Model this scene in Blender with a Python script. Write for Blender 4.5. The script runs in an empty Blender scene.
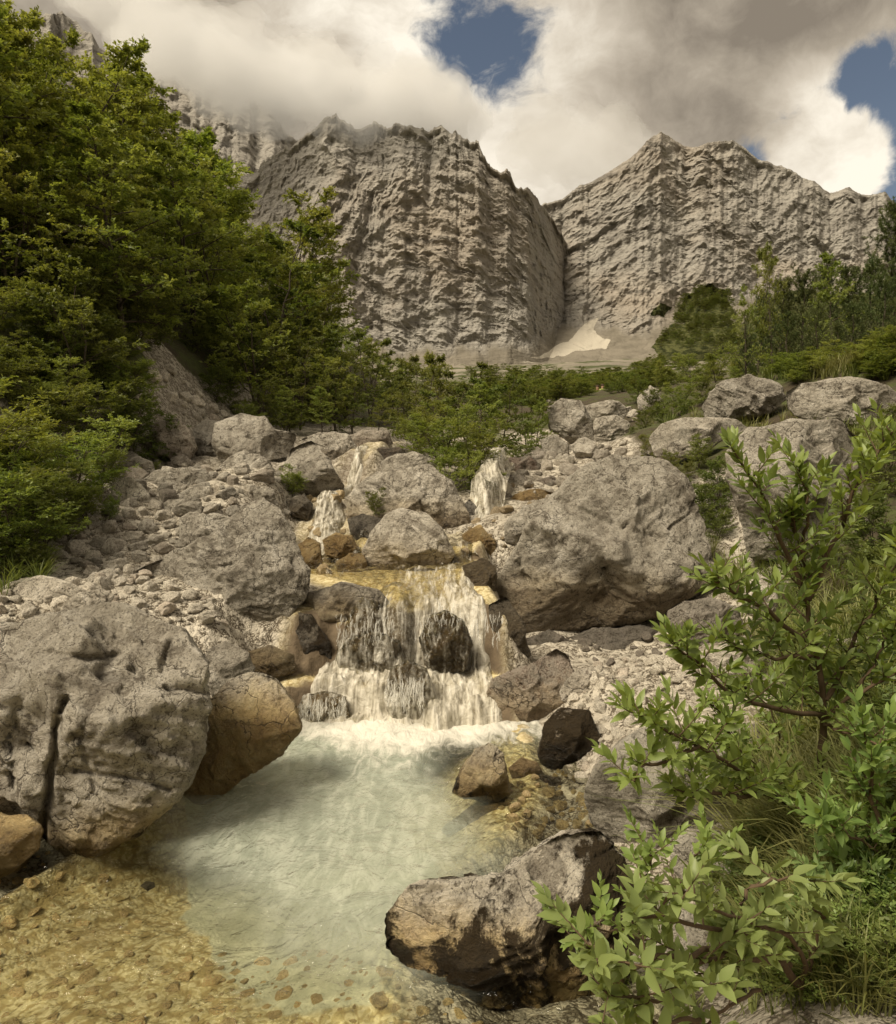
import bpy, math, random
import numpy as np
from mathutils import Vector, Matrix
PI = math.pi
scene = bpy.context.scene
COL = scene.collection

# ------------------------------------------------------------------ numpy noise
_r = np.random.RandomState(7)
_perm = _r.permutation(256).astype(np.int32)
_perm = np.concatenate([_perm, _perm, _perm])
_g = _r.normal(size=(256, 3)); _g /= np.linalg.norm(_g, axis=1)[:, None]
_g = _g.astype(np.float32)

def perlin(p):
    p = np.asarray(p, dtype=np.float32)
    pi = np.floor(p).astype(np.int32); pf = p - pi; pi &= 255
    u = pf * pf * pf * (pf * (pf * 6 - 15) + 10)
    x, y, z = pi[:, 0], pi[:, 1], pi[:, 2]
    def corner(i, j, k):
        h = _perm[_perm[_perm[(x + i) & 255] + ((y + j) & 255)] + ((z + k) & 255)]
        g = _g[h]
        return g[:, 0] * (pf[:, 0] - i) + g[:, 1] * (pf[:, 1] - j) + g[:, 2] * (pf[:, 2] - k)
    def lerp(a, b, t): return a + (b - a) * t
    x00 = lerp(corner(0, 0, 0), corner(1, 0, 0), u[:, 0]); x10 = lerp(corner(0, 1, 0), corner(1, 1, 0), u[:, 0])
    x01 = lerp(corner(0, 0, 1), corner(1, 0, 1), u[:, 0]); x11 = lerp(corner(0, 1, 1), corner(1, 1, 1), u[:, 0])
    return lerp(lerp(x00, x10, u[:, 1]), lerp(x01, x11, u[:, 1]), u[:, 2]) * 1.5

def fbm(p, octv=5, gain=.5, lac=2.03):
    p = np.asarray(p, dtype=np.float32); a = 1.; s = 0.; out = np.zeros(len(p), np.float32)
    for i in range(octv):
        out += a * perlin(p + i * 17.3); s += a; a *= gain; p = p * lac
    return out / s

def ridged(p, octv=5, gain=.5, lac=2.1):
    p = np.asarray(p, dtype=np.float32); a = 1.; s = 0.; out = np.zeros(len(p), np.float32); w = np.ones(len(p), np.float32)
    for i in range(octv):
        n = 1 - np.abs(perlin(p + i * 11.7)) * 1.6
        n = np.clip(n, 0, 1) ** 2
        out += a * n * w; s += a; w = np.clip(n * 1.6, 0, 1); a *= gain; p = p * lac
    return out / s

def sstep(a, b, x):
    t = np.clip((x - a) / (b - a), 0, 1); return t * t * (3 - 2 * t)

def V3(x, y, z): return np.stack([np.asarray(x, float) + 0 * np.asarray(y, float), np.asarray(y, float) + 0 * np.asarray(x, float), np.asarray(z, float) + 0 * np.asarray(x, float)], -1)

# ------------------------------------------------------------------ camera
F = 700.; W, H = 896, 1024
CAMZ = 1.7
PITCH = math.atan((470 - 512) / F)            # looking slightly down
cam_d = bpy.data.cameras.new('camera'); cam = bpy.data.objects.new('camera', cam_d); COL.objects.link(cam)
cam_d.sensor_fit = 'HORIZONTAL'; cam_d.sensor_width = 36; cam_d.lens = 36 * F / W
cam_d.clip_start = .05; cam_d.clip_end = 20000
cam.location = (0, 0, CAMZ); cam.rotation_euler = (PI / 2 + PITCH, 0, 0)
scene.camera = cam
_c, _s = math.cos(PITCH), math.sin(PITCH)
def ray(px, py):
    """direction with y component 1 (depth = world y)"""
    px = np.asarray(px, float); py = np.asarray(py, float)
    a = (px - W / 2) / F; b = -(py - H / 2) / F
    x = a; y = _c - b * _s; z = _s + b * _c
    return np.stack([x / y, np.ones_like(y), z / y], -1)
def at(px, py, d):
    r = ray(px, py); o = r * np.asarray(d)[..., None]; o[..., 2] += CAMZ
    return o
def pix(p):
    x, y, z = p[..., 0], p[..., 1], p[..., 2] - CAMZ
    zc = y * _c + z * _s; yc = -y * _s + z * _c
    return W / 2 + F * x / zc, H / 2 - F * yc / zc

# ------------------------------------------------------------------ mesh helpers
def mesh_from(name, verts, faces_flat, counts, mat=None, smooth=True, attrs=None, parent=None, loc=None, mats=None, midx=None, link=True):
    me = bpy.data.meshes.new(name)
    verts = np.ascontiguousarray(verts, dtype=np.float32); faces_flat = np.ascontiguousarray(faces_flat, dtype=np.int32).ravel()
    if np.isscalar(counts): counts = np.full(len(faces_flat) // counts, counts, np.int32)
    counts = np.asarray(counts, np.int32)
    me.vertices.add(len(verts)); me.vertices.foreach_set('co', verts.ravel())
    me.loops.add(len(faces_flat)); me.loops.foreach_set('vertex_index', faces_flat)
    me.polygons.add(len(counts))
    st = np.concatenate([[0], np.cumsum(counts)[:-1]]).astype(np.int32)
    me.polygons.foreach_set('loop_start', st); me.polygons.foreach_set('loop_total', counts)
    if attrs:
        for k, v in attrs.items():
            a = me.attributes.new(k, 'FLOAT', 'POINT'); a.data.foreach_set('value', np.ascontiguousarray(v, dtype=np.float32))
    me.update(calc_edges=True)
    if smooth: me.polygons.foreach_set('use_smooth', np.ones(len(counts), bool))
    if mats:
        for m in mats: me.materials.append(m)
        if midx is not None: me.polygons.foreach_set('material_index', np.asarray(midx, np.int32))
    elif mat: me.materials.append(mat)
    if not link: return me
    o = bpy.data.objects.new(name, me); COL.objects.link(o)
    if loc is not None: o.location = loc
    if parent: o.parent = parent
    return o

def obj(name, me, parent=None, loc=None):
    o = bpy.data.objects.new(name, me); COL.objects.link(o)
    if loc is not None: o.location = loc
    if parent: o.parent = parent
    return o
def tag(o, label, cat, group=None, kind=None):
    if label: o['label'] = label
    if cat: o['category'] = cat
    if group: o['group'] = group
    if kind: o['kind'] = kind
    return o
def empty(name, loc, rz=0):
    o = bpy.data.objects.new(name, None); COL.objects.link(o); o.location = loc; o.rotation_euler = (0, 0, rz); o.empty_display_size = .1
    return o
def structure(o):
    o['kind'] = 'structure'; return o

def grid_faces(nr, nc, wrap=False):
    i = np.arange(nr - 1)[:, None] * nc; j = np.arange(nc - 1)[None]
    a = (i + j); f = np.stack([a, a + 1, a + nc + 1, a + nc], -1).reshape(-1, 4)
    if wrap:
        ii = np.arange(nr - 1) * nc
        f = np.concatenate([f, np.stack([ii + nc - 1, ii, ii + nc, ii + 2 * nc - 1], -1)])
    return f

# ------------------------------------------------------------------ material helpers
class NT:
    def __init__(s, name):
        s.m = bpy.data.materials.new(name); s.m.use_nodes = True; s.t = s.m.node_tree; s.t.nodes.clear(); s.out = s.n('ShaderNodeOutputMaterial')
    def n(s, typ, **kw):
        n = s.t.nodes.new(typ)
        for k, v in kw.items():
            if k.startswith('_'): continue
            setattr(n, k, v)
        return n
    def l(s, a, b): s.t.links.new(a, b)
    def setin(s, node, key, v):
        if v is None: return
        if hasattr(v, 'is_linked') or isinstance(v, bpy.types.NodeSocket): s.l(v, node.inputs[key])
        else: node.inputs[key].default_value = v
    def noise(s, vec, scale, detail=6, rough=.55, dist=0., out='Fac', lac=2.):
        n = s.n('ShaderNodeTexNoise'); s.setin(n, 'Vector', vec); s.setin(n, 'Scale', scale); n.inputs['Detail'].default_value = detail
        n.inputs['Roughness'].default_value = rough; n.inputs['Distortion'].default_value = dist; n.inputs['Lacunarity'].default_value = lac
        return n.outputs[out]
    def vor(s, vec, scale, feature='F1', out='Distance', rnd=1.):
        n = s.n('ShaderNodeTexVoronoi'); n.feature = feature; s.setin(n, 'Vector', vec); s.setin(n, 'Scale', scale); n.inputs['Randomness'].default_value = rnd
        return n.outputs[out]
    def math(s, op, a, b=None, c=None, clamp=False):
        n = s.n('ShaderNodeMath'); n.operation = op; n.use_clamp = clamp; s.setin(n, 0, a); s.setin(n, 1, b); s.setin(n, 2, c); return n.outputs[0]
    def mr(s, v, a, b, c=0., d=1., smooth=True):
        n = s.n('ShaderNodeMapRange'); n.interpolation_type = 'SMOOTHSTEP' if smooth else 'LINEAR'
        s.setin(n, 0, v); s.setin(n, 1, a); s.setin(n, 2, b); s.setin(n, 3, c); s.setin(n, 4, d); return n.outputs[0]
    def mix(s, f, a, b, mode='MIX'):
        n = s.n('ShaderNodeMix'); n.data_type = 'RGBA'; n.blend_type = mode; s.setin(n, 0, f)
        for k, v in ((6, a), (7, b)):
            if isinstance(v, tuple): v = (*v[:3], 1)
            s.setin(n, k, v)
        return n.outputs[2]
    def ramp(s, v, stops):
        n = s.n('ShaderNodeValToRGB'); s.setin(n, 0, v); e = n.color_ramp.elements
        while len(e) < len(stops): e.new(.5)
        for el, (p, c) in zip(e, stops): el.position = p; el.color = (*c[:3], 1)
        return n.outputs[0]
    def mapping(s, vec, scale=(1, 1, 1), rot=(0, 0, 0), loc=(0, 0, 0)):
        n = s.n('ShaderNodeMapping'); s.setin(n, 0, vec); n.inputs['Scale'].default_value = scale; n.inputs['Rotation'].default_value = rot; n.inputs['Location'].default_value = loc
        return n.outputs[0]
    def attr(s, name, typ='GEOMETRY', out='Fac'):
        n = s.n('ShaderNodeAttribute'); n.attribute_type = typ; n.attribute_name = name; return n.outputs[out]
    def bump(s, h, dist=.02, strength=1., normal=None):
        n = s.n('ShaderNodeBump'); s.setin(n, 'Height', h); n.inputs['Distance'].default_value = dist; n.inputs['Strength'].default_value = strength
        if normal is not None: s.l(normal, n.inputs['Normal'])
        return n.outputs[0]
    def bsdf(s, col, rough=.8, normal=None, spec=.3, **kw):
        n = s.n('ShaderNodeBsdfPrincipled')
        s.setin(n, 'Base Color', (*col[:3], 1) if isinstance(col, tuple) else col); s.setin(n, 'Roughness', rough); n.inputs['Specular IOR Level'].default_value = spec
        if normal is not None: s.l(normal, n.inputs['Normal'])
        for k, v in kw.items(): s.setin(n, k, v)
        return n.outputs[0]
    def mixs(s, f, a, b):
        n = s.n('ShaderNodeMixShader'); s.setin(n, 0, f); s.l(a, n.inputs[1]); s.l(b, n.inputs[2]); return n.outputs[0]
    def done(s, sh): s.l(sh, s.out.inputs['Surface']); return s.m
    def geo(s, o='Position'): return s.n('ShaderNodeNewGeometry').outputs[o]
    def tc(s, o='Object'): return s.n('ShaderNodeTexCoord').outputs[o]
    def objinfo(s, o='Random'): return s.n('ShaderNodeObjectInfo').outputs[o]
    def sep(s, v):
        n = s.n('ShaderNodeSeparateXYZ'); s.l(v, n.inputs[0]); return n.outputs
    def vadd(s, a, b):
        n = s.n('ShaderNodeVectorMath'); n.operation = 'ADD'; s.setin(n, 0, a); s.setin(n, 1, b); return n.outputs[0]
    def vscale(s, a, k):
        n = s.n('ShaderNodeVectorMath'); n.operation = 'SCALE'; s.setin(n, 0, a); n.inputs['Scale'].default_value = k; return n.outputs[0]

# ------------------------------------------------------------------ terrain function
_S = np.array([(0, -.05), (4.66, 0), (4.78, .16), (5.05, .21), (5.2, .36), (5.42, .62), (5.65, .69), (6.25, .77), (7.0, .8), (7.25, .95), (7.6, 1.1), (8.1, 1.38), (8.7, 1.42), (9.2, 1.75), (9.6, 1.98), (10.5, 2.12), (14, 2.25), (45, 5.5), (100, 11.5), (300, 42), (800, 108), (1200, 165), (4000, 500)])
_SB = np.array([(0, 0), (2, .02), (3, .12), (4, .35), (5, .62), (6, .9), (7, 1.2), (8, 1.5), (9, 1.75), (10, 2.05), (14, 2.3), (45, 5.6), (100, 12), (300, 43), (800, 110), (1200, 167), (4000, 502)])
_L = np.array([(0, -2.6), (2.0, -2.3), (2.4, -1.9), (2.9, -1.72), (3.7, -1.28), (4.3, -1.0), (5, -1.2), (5.8, -1.0), (6.5, -1.42), (7.5, -1.62), (8.5, -1.6), (9.5, -1.35), (11, -1.2), (14, -.8), (45, -1), (4000, -1)])
_R = np.array([(0, .2), (1.5, -.02), (2.0, -.12), (2.4, -.2), (2.9, .0), (3.3, .35), (3.7, .5), (4.3, .5), (4.8, .45), (5.0, .42), (5.8, .36), (6.5, .34), (7.1, .34), (7.6, -1.0), (8.5, -1.1), (9.5, -1.0), (11, -.9), (14, -.5), (45, 0), (4000, 0)])
_XL = np.array([(0, -3.3), (4, -3.4), (6, -3.7), (8, -3.9), (10, -3.7), (14, -3.5), (20, -3.2), (45, -3.2), (60, -7), (100, -20), (300, -100), (800, -300), (4000, -1500)])
def ip(t, y): return np.interp(y, t[:, 0], t[:, 1])
MOUNDS = [(-.29, 4.92, .16, .18, .07), (-.62, 5.25, .17, .2, .05), (-.85, 5.38, .2, .2, .08), (-.95, 4.86, .22, .12, .06), (-.42, 5.5, .1, .2, .07), (.25, 5.42, .12, .2, .06), (-.05, 6.1, .35, .2, .06), (-1.3, 7.35, .12, .12, .12)]
def stream_level(x, y):
    w = fbm(V3(x * 2.0, y * 1.2, 0 * x + 3.1), 3) * .5 + fbm(V3(x * 7, y * 3, 0 * x + 8.1), 2) * .07
    k = sstep(4.0, 4.4, y)
    z = ip(_S, y + w * k * (y < 12))
    for (mx, my, rx, ry, h) in MOUNDS:
        q = ((x - mx) / rx) ** 2 + ((y - my) / ry) ** 2
        z = z + h * np.exp(-q ** 1.4)
    return z
_CTRL_PX = [(640, 960, 2.4, None), (640, 700, 4.4, None), (680, 670, 4.8, None), (650, 850, 3.2, .03), (600, 800, 3.5, .02), (620, 660, 5.4, None), (560, 650, 5.6, .15), (600, 632, 6.3, None), (560, 622, 6.2, None), (650, 640, 6.1, None), (520, 640, 5.7, .12), (700, 590, 6.1, None), (640, 560, 6.8, .75), (790, 560, 6.1, None), (860, 560, 6.1, 1.1), (815, 820, 2.65, None), (740, 900, 2.5, .12), (890, 1010, 1.8, .42), (890, 880, 2.4, .6), (880, 720, 3.7, .75), (750, 740, 3.6, .35),
    (740, 425, 9.3, None), (840, 430, 8.6, None), (700, 460, 8.1, None), (590, 452, 13, None), (620, 430, 15, None), (540, 460, 11, None), (850, 400, 11, None), (880, 360, 15, None), (520, 548, 7.2, None), (570, 500, 8.6, 1.3), (630, 470, 9.2, 1.5), (500, 505, 8.7, None), (520, 482, 9.8, None), (520, 732, 4.6, -.02), (565, 772, 4.15, -.02), (605, 762, 4.05, .06),
    (100, 605, 4.6, None), (20, 610, 4.5, .8), (150, 565, 5.5, None), (60, 575, 5.3, .95), (100, 520, 6.5, None), (200, 560, 5.9, .95), (240, 640, 4.9, .45), (140, 485, 7.4, None), (250, 492, 7.5, None), (295, 502, 7.8, None), (260, 467, 8.8, None), (160, 463, 8.9, None), (60, 480, 6.5, 1.45), (400, 552, 7.6, .85), (430, 540, 7.5, .85), (400, 486, 9, None), (455, 470, 10, None), (420, 575, 6.5, .75), (185, 815, 3.6, -.1), (30, 850, 3.1, -.1), (240, 700, 4.35, .1), (120, 700, 4.2, .3), (30, 700, 4.0, .3)]
_CT = None
def ground(x, y, fine=True):
    global _CT
    z, k = _ground(x, y, fine)
    if _CT is None:
        P_ = [];
        for (a_, b_, d_, zf) in _CTRL_PX:
            q_ = at(a_, b_, d_); P_.append((q_[0], q_[1], q_[2] if zf is None else zf))
        P_ = np.array(P_); z0, _k = _ground(P_[:, 0], P_[:, 1], False); sg = .055 + .085 * P_[:, 1]
        r = P_[:, 2] - z0
        # solve so that the blended correction passes near each surveyed point
        def wmat(xx, yy): return np.exp(-((xx[:, None] - P_[None, :, 0]) ** 2 + (yy[:, None] - P_[None, :, 1]) ** 2) / (2 * sg[None] ** 2))
        Wm = wmat(P_[:, 0], P_[:, 1]); A = Wm / (Wm.sum(1)[:, None] + .08); c_ = np.linalg.solve(A.T @ A + .03 * np.eye(len(r)), A.T @ r)
        _CT = (wmat, c_)
    x = np.asarray(x, float).ravel(); y = np.asarray(y, float).ravel()
    nb = (y > 0) & (y < 20) & (np.abs(x) < 12)
    if nb.any():
        Wm = _CT[0](x[nb], y[nb]); z = z.copy(); z[nb] += (Wm @ _CT[1]) / (Wm.sum(1) + .08) * k[nb]
    return z
def _ground(x, y, fine=True):
    x = np.asarray(x, float).ravel(); y = np.asarray(y, float).ravel()
    L, R = ip(_L, y), ip(_R, y)
    wob = fbm(V3(x * .7, y * .7, 0 * x), 3) * .15 * (y < 60)
    dl = L - x + wob; dr = x - R + wob; d = np.maximum(dl, dr)
    s = stream_level(x, y); sb = ip(_SB, y)
    # bed
    dep = np.interp(y, [0, 2.2, 2.7, 3.2, 4.4, 4.7, 4.9, 12], [.10, .10, .16, .30, .34, .2, .04, .04])
    xm = .42 * L + .58 * R
    prof = sstep(0, .5, -d) * .75 + .25 * sstep(0, .12, -d)
    shal = sstep(-.3, .35, x) * (y < 4.5) * sstep(2.9, 3.3, y)          # yellow shallows beside the right bank
    bed = s - dep * prof * (1 - .75 * shal)
    k = sstep(-.02, .3, d)
    rise = np.where(dl > dr, .10 * sstep(0, .3, dl) + .06 * np.clip(dl, 0, 3), .06 * sstep(0, .3, dr))
    drc = np.clip(dr, 0, None)
    near_r = 4.6 * (1 - np.exp(-drc * .26 / 4.6)) + .045 * drc
    rise = rise + np.where(dr > 0, near_r * np.interp(y, [0, 3, 4, 6, 11, 14, 30, 60, 300], [.9, .6, .62, 1, 1, .6, .5, .33, .5]), 0)
    h = np.clip(ip(_XL, y) - x, 0, None)
    hill = .82 * h
    hill = 120 * (1 - np.exp(-hill / 120))
    hill = np.where(h > 0, hill + .5 * sstep(0, 1.2, h), 0)
    rise = rise + hill
    z = bed * (1 - k) + (np.where(d > 0, sb * sstep(0, .6, d) + s * (1 - sstep(0, .6, d)), s) + rise) * k
    if fine:
        far = np.clip(y / 20, 0, 1)
        z = z + fbm(V3(x * 1.6, y * 1.6, 0 * x + 5), 5) * (.10 * sstep(0, .5, d) + .03) * (1 - sstep(8, 30, y) * .5)
        z = z + far * fbm(V3(x * .15, y * .15, 0 * x + 2), 4) * .8 * sstep(14, 60, y)
        z = z + sstep(150, 500, y) * fbm(V3(x * .012, y * .012, 0 * x + 9), 5) * 14
    return z, k
_GX = np.linspace(-8, 9, 500); _GY = np.linspace(.8, 16, 500)
_hx, _hy = np.meshgrid(_GX, _GY); _HG = ground(_hx.ravel(), _hy.ravel()).reshape(500, 500)
_fx, _fy = np.meshgrid(-90 + .45 * np.arange(400), 14 + .45 * np.arange(400)); _HF = ground(_fx.ravel(), _fy.ravel()).reshape(400, 400)
def gfast(x, y):
    x = np.asarray(x, float).ravel(); y = np.asarray(y, float).ravel(); out = np.empty(len(x))
    i = (x - _GX[0]) / (_GX[1] - _GX[0]); j = (y - _GY[0]) / (_GY[1] - _GY[0]); ok = (i >= 0) & (i < 498) & (j >= 0) & (j < 498)
    if ok.any():
        a, b = i[ok].astype(int), j[ok].astype(int); u, v = i[ok] - a, j[ok] - b
        out[ok] = (_HG[b, a] * (1 - u) + _HG[b, a + 1] * u) * (1 - v) + (_HG[b + 1, a] * (1 - u) + _HG[b + 1, a + 1] * u) * v
    i2 = (x + 90) / .45; j2 = (y - 14) / .45; ok2 = (~ok) & (i2 >= 0) & (i2 < 398) & (j2 >= 0) & (j2 < 398)
    if ok2.any():
        a, b = i2[ok2].astype(int), j2[ok2].astype(int); u, v = i2[ok2] - a, j2[ok2] - b
        out[ok2] = (_HF[b, a] * (1 - u) + _HF[b, a + 1] * u) * (1 - v) + (_HF[b + 1, a] * (1 - u) + _HF[b + 1, a + 1] * u) * v
    bad = ~(ok | ok2)
    if bad.any(): out[bad] = ground(x[bad], y[bad])
    return out
def gz(x, y): return float(gfast(np.array([x]), np.array([y]))[0])
def hit(px, py, dmin=1.2, dmax=900):
    for lo, hi in ((dmin, 14.), (14., dmax)):
        if lo >= hi: continue
        d = np.geomspace(lo, hi, 240); p = at(np.full(240, float(px)), np.full(240, float(py)), d)
        below = np.where(p[:, 2] < gfast(p[:, 0], p[:, 1]))[0]
        if len(below): i = below[0]; return np.array([p[i, 0], p[i, 1], gz(p[i, 0], p[i, 1])])
    return None
# ------------------------------------------------------------------ world: sky, clouds, sun
SUN_EL, SUN_ROT = math.radians(52), math.radians(-128)   # rotation measured from +Y towards +X (sun is left and a little behind the camera)
sun_dir = Vector((math.sin(SUN_ROT) * math.cos(SUN_EL), math.cos(SUN_ROT) * math.cos(SUN_EL), math.sin(SUN_EL)))
sd = bpy.data.lights.new('sun', 'SUN'); sd.energy = 2.7; sd.angle = math.radians(24); sd.color = (1, .88, .68)
so = bpy.data.objects.new('sun', sd); COL.objects.link(so); so.rotation_euler = sun_dir.to_track_quat('Z', 'Y').to_euler()
world = bpy.data.worlds.new('World'); scene.world = world; world.use_nodes = True
wt = world.node_tree; wt.nodes.clear()
class WN(NT):
    def __init__(s, t): s.t = t
w = WN(wt)
wo = w.n('ShaderNodeOutputWorld'); sky = w.n('ShaderNodeTexSky'); sky.sky_type = 'NISHITA'; sky.sun_disc = False
sky.sun_elevation = SUN_EL; sky.sun_rotation = SUN_ROT; sky.altitude = 1200; sky.air_density = 1.; sky.dust_density = 1.5
bg1 = w.n('ShaderNodeBackground'); w.l(w.mix(1., sky.outputs[0], (1.2, .98, .78), 'MULTIPLY'), bg1.inputs[0]); bg1.inputs[1].default_value = .05
g = w.tc('Generated')
def dirv(px, py):
    r = ray(px, py); r = r / np.linalg.norm(r); return tuple(float(q) for q in r)
def blob(px, py, rad):
    n = w.n('ShaderNodeVectorMath'); n.operation = 'DISTANCE'; w.l(g, n.inputs[0]); n.inputs[1].default_value = dirv(px, py)
    return w.mr(n.outputs['Value'], rad * 1.35, rad * .25, 0, 1)
gw = w.vadd(g, w.vscale(w.noise(g, 3.5, 4, .55, out='Color'), .16))
n_big = w.noise(gw, 3.2, 12, .60, .25)
n_fine = w.noise(gw, 13., 12, .64, .35)
dens = w.math('ADD', w.math('MULTIPLY', w.math('SUBTRACT', n_big, .5), 2.2), w.math('MULTIPLY', w.math('SUBTRACT', n_fine, .5), 1.9))
hole = w.math('MAXIMUM', w.math('MULTIPLY', blob(478, 35, .12), .86), w.math('MULTIPLY', blob(925, 140, .20), 1.3))
hole = w.math('MAXIMUM', hole, w.math('MULTIPLY', blob(762, 165, .05), .9))
puff = w.math('MULTIPLY', blob(828, 170, .068), 1.5)
cov = w.math('ADD', w.math('SUBTRACT', w.math('ADD', dens, 1.15), w.math('MULTIPLY', hole, 1.05)), puff)
mask = w.mr(cov, .08, .62)
shade = w.math('ADD', w.math('MULTIPLY', w.noise(w.mapping(gw, (1, 1, 1.6), loc=(3.3, 1, 2)), 2.6, 9, .56, .3), .85), w.math('MULTIPLY', w.noise(w.mapping(gw, (1, 1, 1.3)), 8.5, 10, .62), .55))
bright = w.math('ADD', w.math('MULTIPLY', blob(545, 90, .20), .27), w.math('MULTIPLY', blob(832, 160, .12), .34))
bright = w.math('ADD', bright, w.math('MULTIPLY', blob(370, 20, .16), .22))
bright = w.math('SUBTRACT', bright, w.math('MULTIPLY', blob(720, 70, .26), .12))
bright = w.math('SUBTRACT', bright, w.math('MULTIPLY', blob(220, 60, .26), .10))
shade = w.math('ADD', w.math('SUBTRACT', shade, .18), bright)
ccol = w.ramp(shade, [(.34, (.14, .118, .092)), (.47, (.225, .193, .150)), (.62, (.345, .303, .243)), (.82, (.56, .515, .435))])
bg2 = w.n('ShaderNodeBackground'); w.l(ccol, bg2.inputs[0]); bg2.inputs[1].default_value = 1.
w.l(w.mixs(mask, bg1.outputs[0], bg2.outputs[0]), wo.inputs['Surface'])

# ------------------------------------------------------------------ terrain materials
def ground_material():
    m = NT('valley_ground'); P = m.geo(); sp = m.sep(P)
    n1 = m.noise(P, 1.3, 8, .62); n2 = m.noise(P, 14, 8, .65); n3 = m.noise(P, 60, 5, .6)
    PW = m.vadd(P, m.vscale(m.noise(P, 9, 4, out='Color'), .09)); vv = m.vor(PW, 24, 'F1'); vcol = m.vor(PW, 24, 'F1', 'Color'); v2 = m.vor(PW, 70, 'F1'); v2c = m.sep(m.vor(PW, 70, 'F1', 'Color'))[0]
    vs = m.sep(vcol)[0]
    small = m.mix(v2c, (.28, .245, .19), (.60, .55, .46)); small = m.mix(m.mr(v2, .42, .6), small, (.11, .09, .065)); big = m.mix(vs, (.36, .32, .255), (.62, .57, .48)); gravel = m.mix(m.mr(vs, .55, .6), small, big)
    gravel = m.mix(m.mr(n1, .4, .7, 0, .5), gravel, (.24, .205, .155))
    soil = m.mix(n2, (.035, .026, .016), (.11, .085, .055))
    grass = m.mix(n2, (.05, .065, .016), (.12, .135, .045))
    gold = m.mix(m.mr(v2c, .2, .8), (.47, .39, .20), (.66, .58, .36)); gold = m.mix(m.mr(n1, .55, .75, 0, .6), gold, (.38, .27, .13)); gold = m.mix(m.mr(vv, .5, .75), gold, (.36, .28, .13))
    sand = m.mix(m.mr(n2, .35, .65), (.46, .46, .34), (.58, .57, .43)); sand = m.mix(m.mr(m.noise(P, 22, 6, .7), .60, .72), sand, (.33, .29, .2))
    veg = m.attr('veg'); bed = m.attr('bed'); sa = m.attr('sand'); sc = m.attr('scree')
    vegc = m.mix(m.mr(m.math('ADD', n1, m.math('MULTIPLY', n2, .4)), .6, .85), soil, grass)
    c = m.mix(m.mr(m.math('ADD', veg, m.math('MULTIPLY', m.math('SUBTRACT', n1, .5), .9)), .35, .6), gravel, vegc)
    nf = m.noise(P, .02, 8, .65); scree = m.mix(m.mr(nf, .35, .65), (.17, .15, .118), (.27, .24, .19))
    farv = m.mix(m.mr(m.noise(P, .05, 8, .7), .42, .54), (.07, .08, .03), scree)
    c = m.mix(sc, c, farv)
    gold = m.mix(m.attr('fall'), gold, m.mix(n2, (.05, .038, .026), (.20, .15, .095))); c = m.mix(bed, c, gold); c = m.mix(m.mr(m.math('ADD', sa, m.math('MULTIPLY', m.math('SUBTRACT', n2, .5), .5)), .35, .6), c, sand)
    h = m.math('ADD', m.math('MULTIPLY', m.math('SUBTRACT', 1., vv), m.mr(vs, .5, .6, .05, .5)), m.math('MULTIPLY', m.math('SUBTRACT', 1., v2), .25)); h = m.math('ADD', h, m.math('MULTIPLY', n2, .3))
    h = m.math('ADD', m.math('MULTIPLY', h, 1.), m.math('MULTIPLY', n2, .5)); h = m.math('ADD', h, m.math('MULTIPLY', n3, .15))
    hb = m.math('MULTIPLY', h, m.math('SUBTRACT', 1., m.math('MAXIMUM', m.math('MULTIPLY', sa, .8), m.math('MULTIPLY', bed, .75))))
    return m.done(m.bsdf(c, .85, m.bump(hb, .05, .9)))
MG = ground_material()

th = np.concatenate([np.linspace(-180, -62, 70)[:-1], np.linspace(-62, -38, 110)[:-1], np.linspace(-38, 38, 760)[:-1], np.linspace(38, 62, 110)[:-1], np.linspace(62, 180, 70)[:-1]]) * PI / 180
rr = np.concatenate([[.05], np.geomspace(.6, 1.8, 26)[:-1], np.geomspace(1.8, 11, 560)[:-1], np.geomspace(11, 1400, 260), [2000, 3500, 7000]])
TH, RR = np.meshgrid(th, rr); gx = (RR * np.sin(TH)).ravel(); gy = (RR * np.cos(TH)).ravel()
yy = np.where(gy > 0, gy, 0)
zz = ground(gx, yy)
back = gy < .5
Lg, Rg = ip(_L, yy), ip(_R, yy); dg = np.maximum(Lg - gx, gx - Rg)
hv = ip(_XL, yy) - gx
veg = np.maximum(sstep(.3, 1.0, hv), sstep(1.3 + 1.6 * sstep(5, 7, gy), 2.3 + 2.2 * sstep(5, 7, gy), gx - Rg) * 1.0) * 1.0
veg = np.maximum(veg, sstep(13, 20, gy))
p1 = np.array([(175, 335), (235, 470)])
# the bare track of scree running down the left slope
pxs, pys = pix(V3(gx, np.maximum(gy, .3), zz))
cx = np.interp(pys, [325, 345, 380, 420, 450], [133, 150, 176, 205, 215]); wd = np.interp(pys, [325, 345, 380, 420, 450], [7, 14, 21, 24, 24])
track = (1 - sstep(.7, 1.1, np.abs(pxs - cx) / wd)) * sstep(322, 340, pys) * (1 - sstep(460, 480, pys)) * (gy > 7) * (gy < 20)
veg = veg * (1 - track)
bed = (1 - sstep(-.05, .12, dg)) * (gy < 12) * (1 - .55 * sstep(6.9, 7.6, gy))
e1 = (gx + .70 + .25 * (gy - 3.4)) / .62; e2 = (gy - 3.45) / 1.25
q = np.sqrt(e1 ** 2 + e2 ** 2) + .25 * fbm(V3(gx * 2.5, gy * 2.5, 0 * gx), 4)
sand_a = (1 - sstep(.85, 1.1, q)) * (gy < 4.9)
scree = sstep(105, 165, gy)
Zt = zz.reshape(len(rr), len(th)); slp = np.gradient(Zt, axis=0) / np.gradient(rr)[:, None]; fall = (sstep(.35, .9, slp.ravel()) * (gy > 4.3) * (gy < 10.5) * sstep(.1, -.05, dg))
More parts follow.
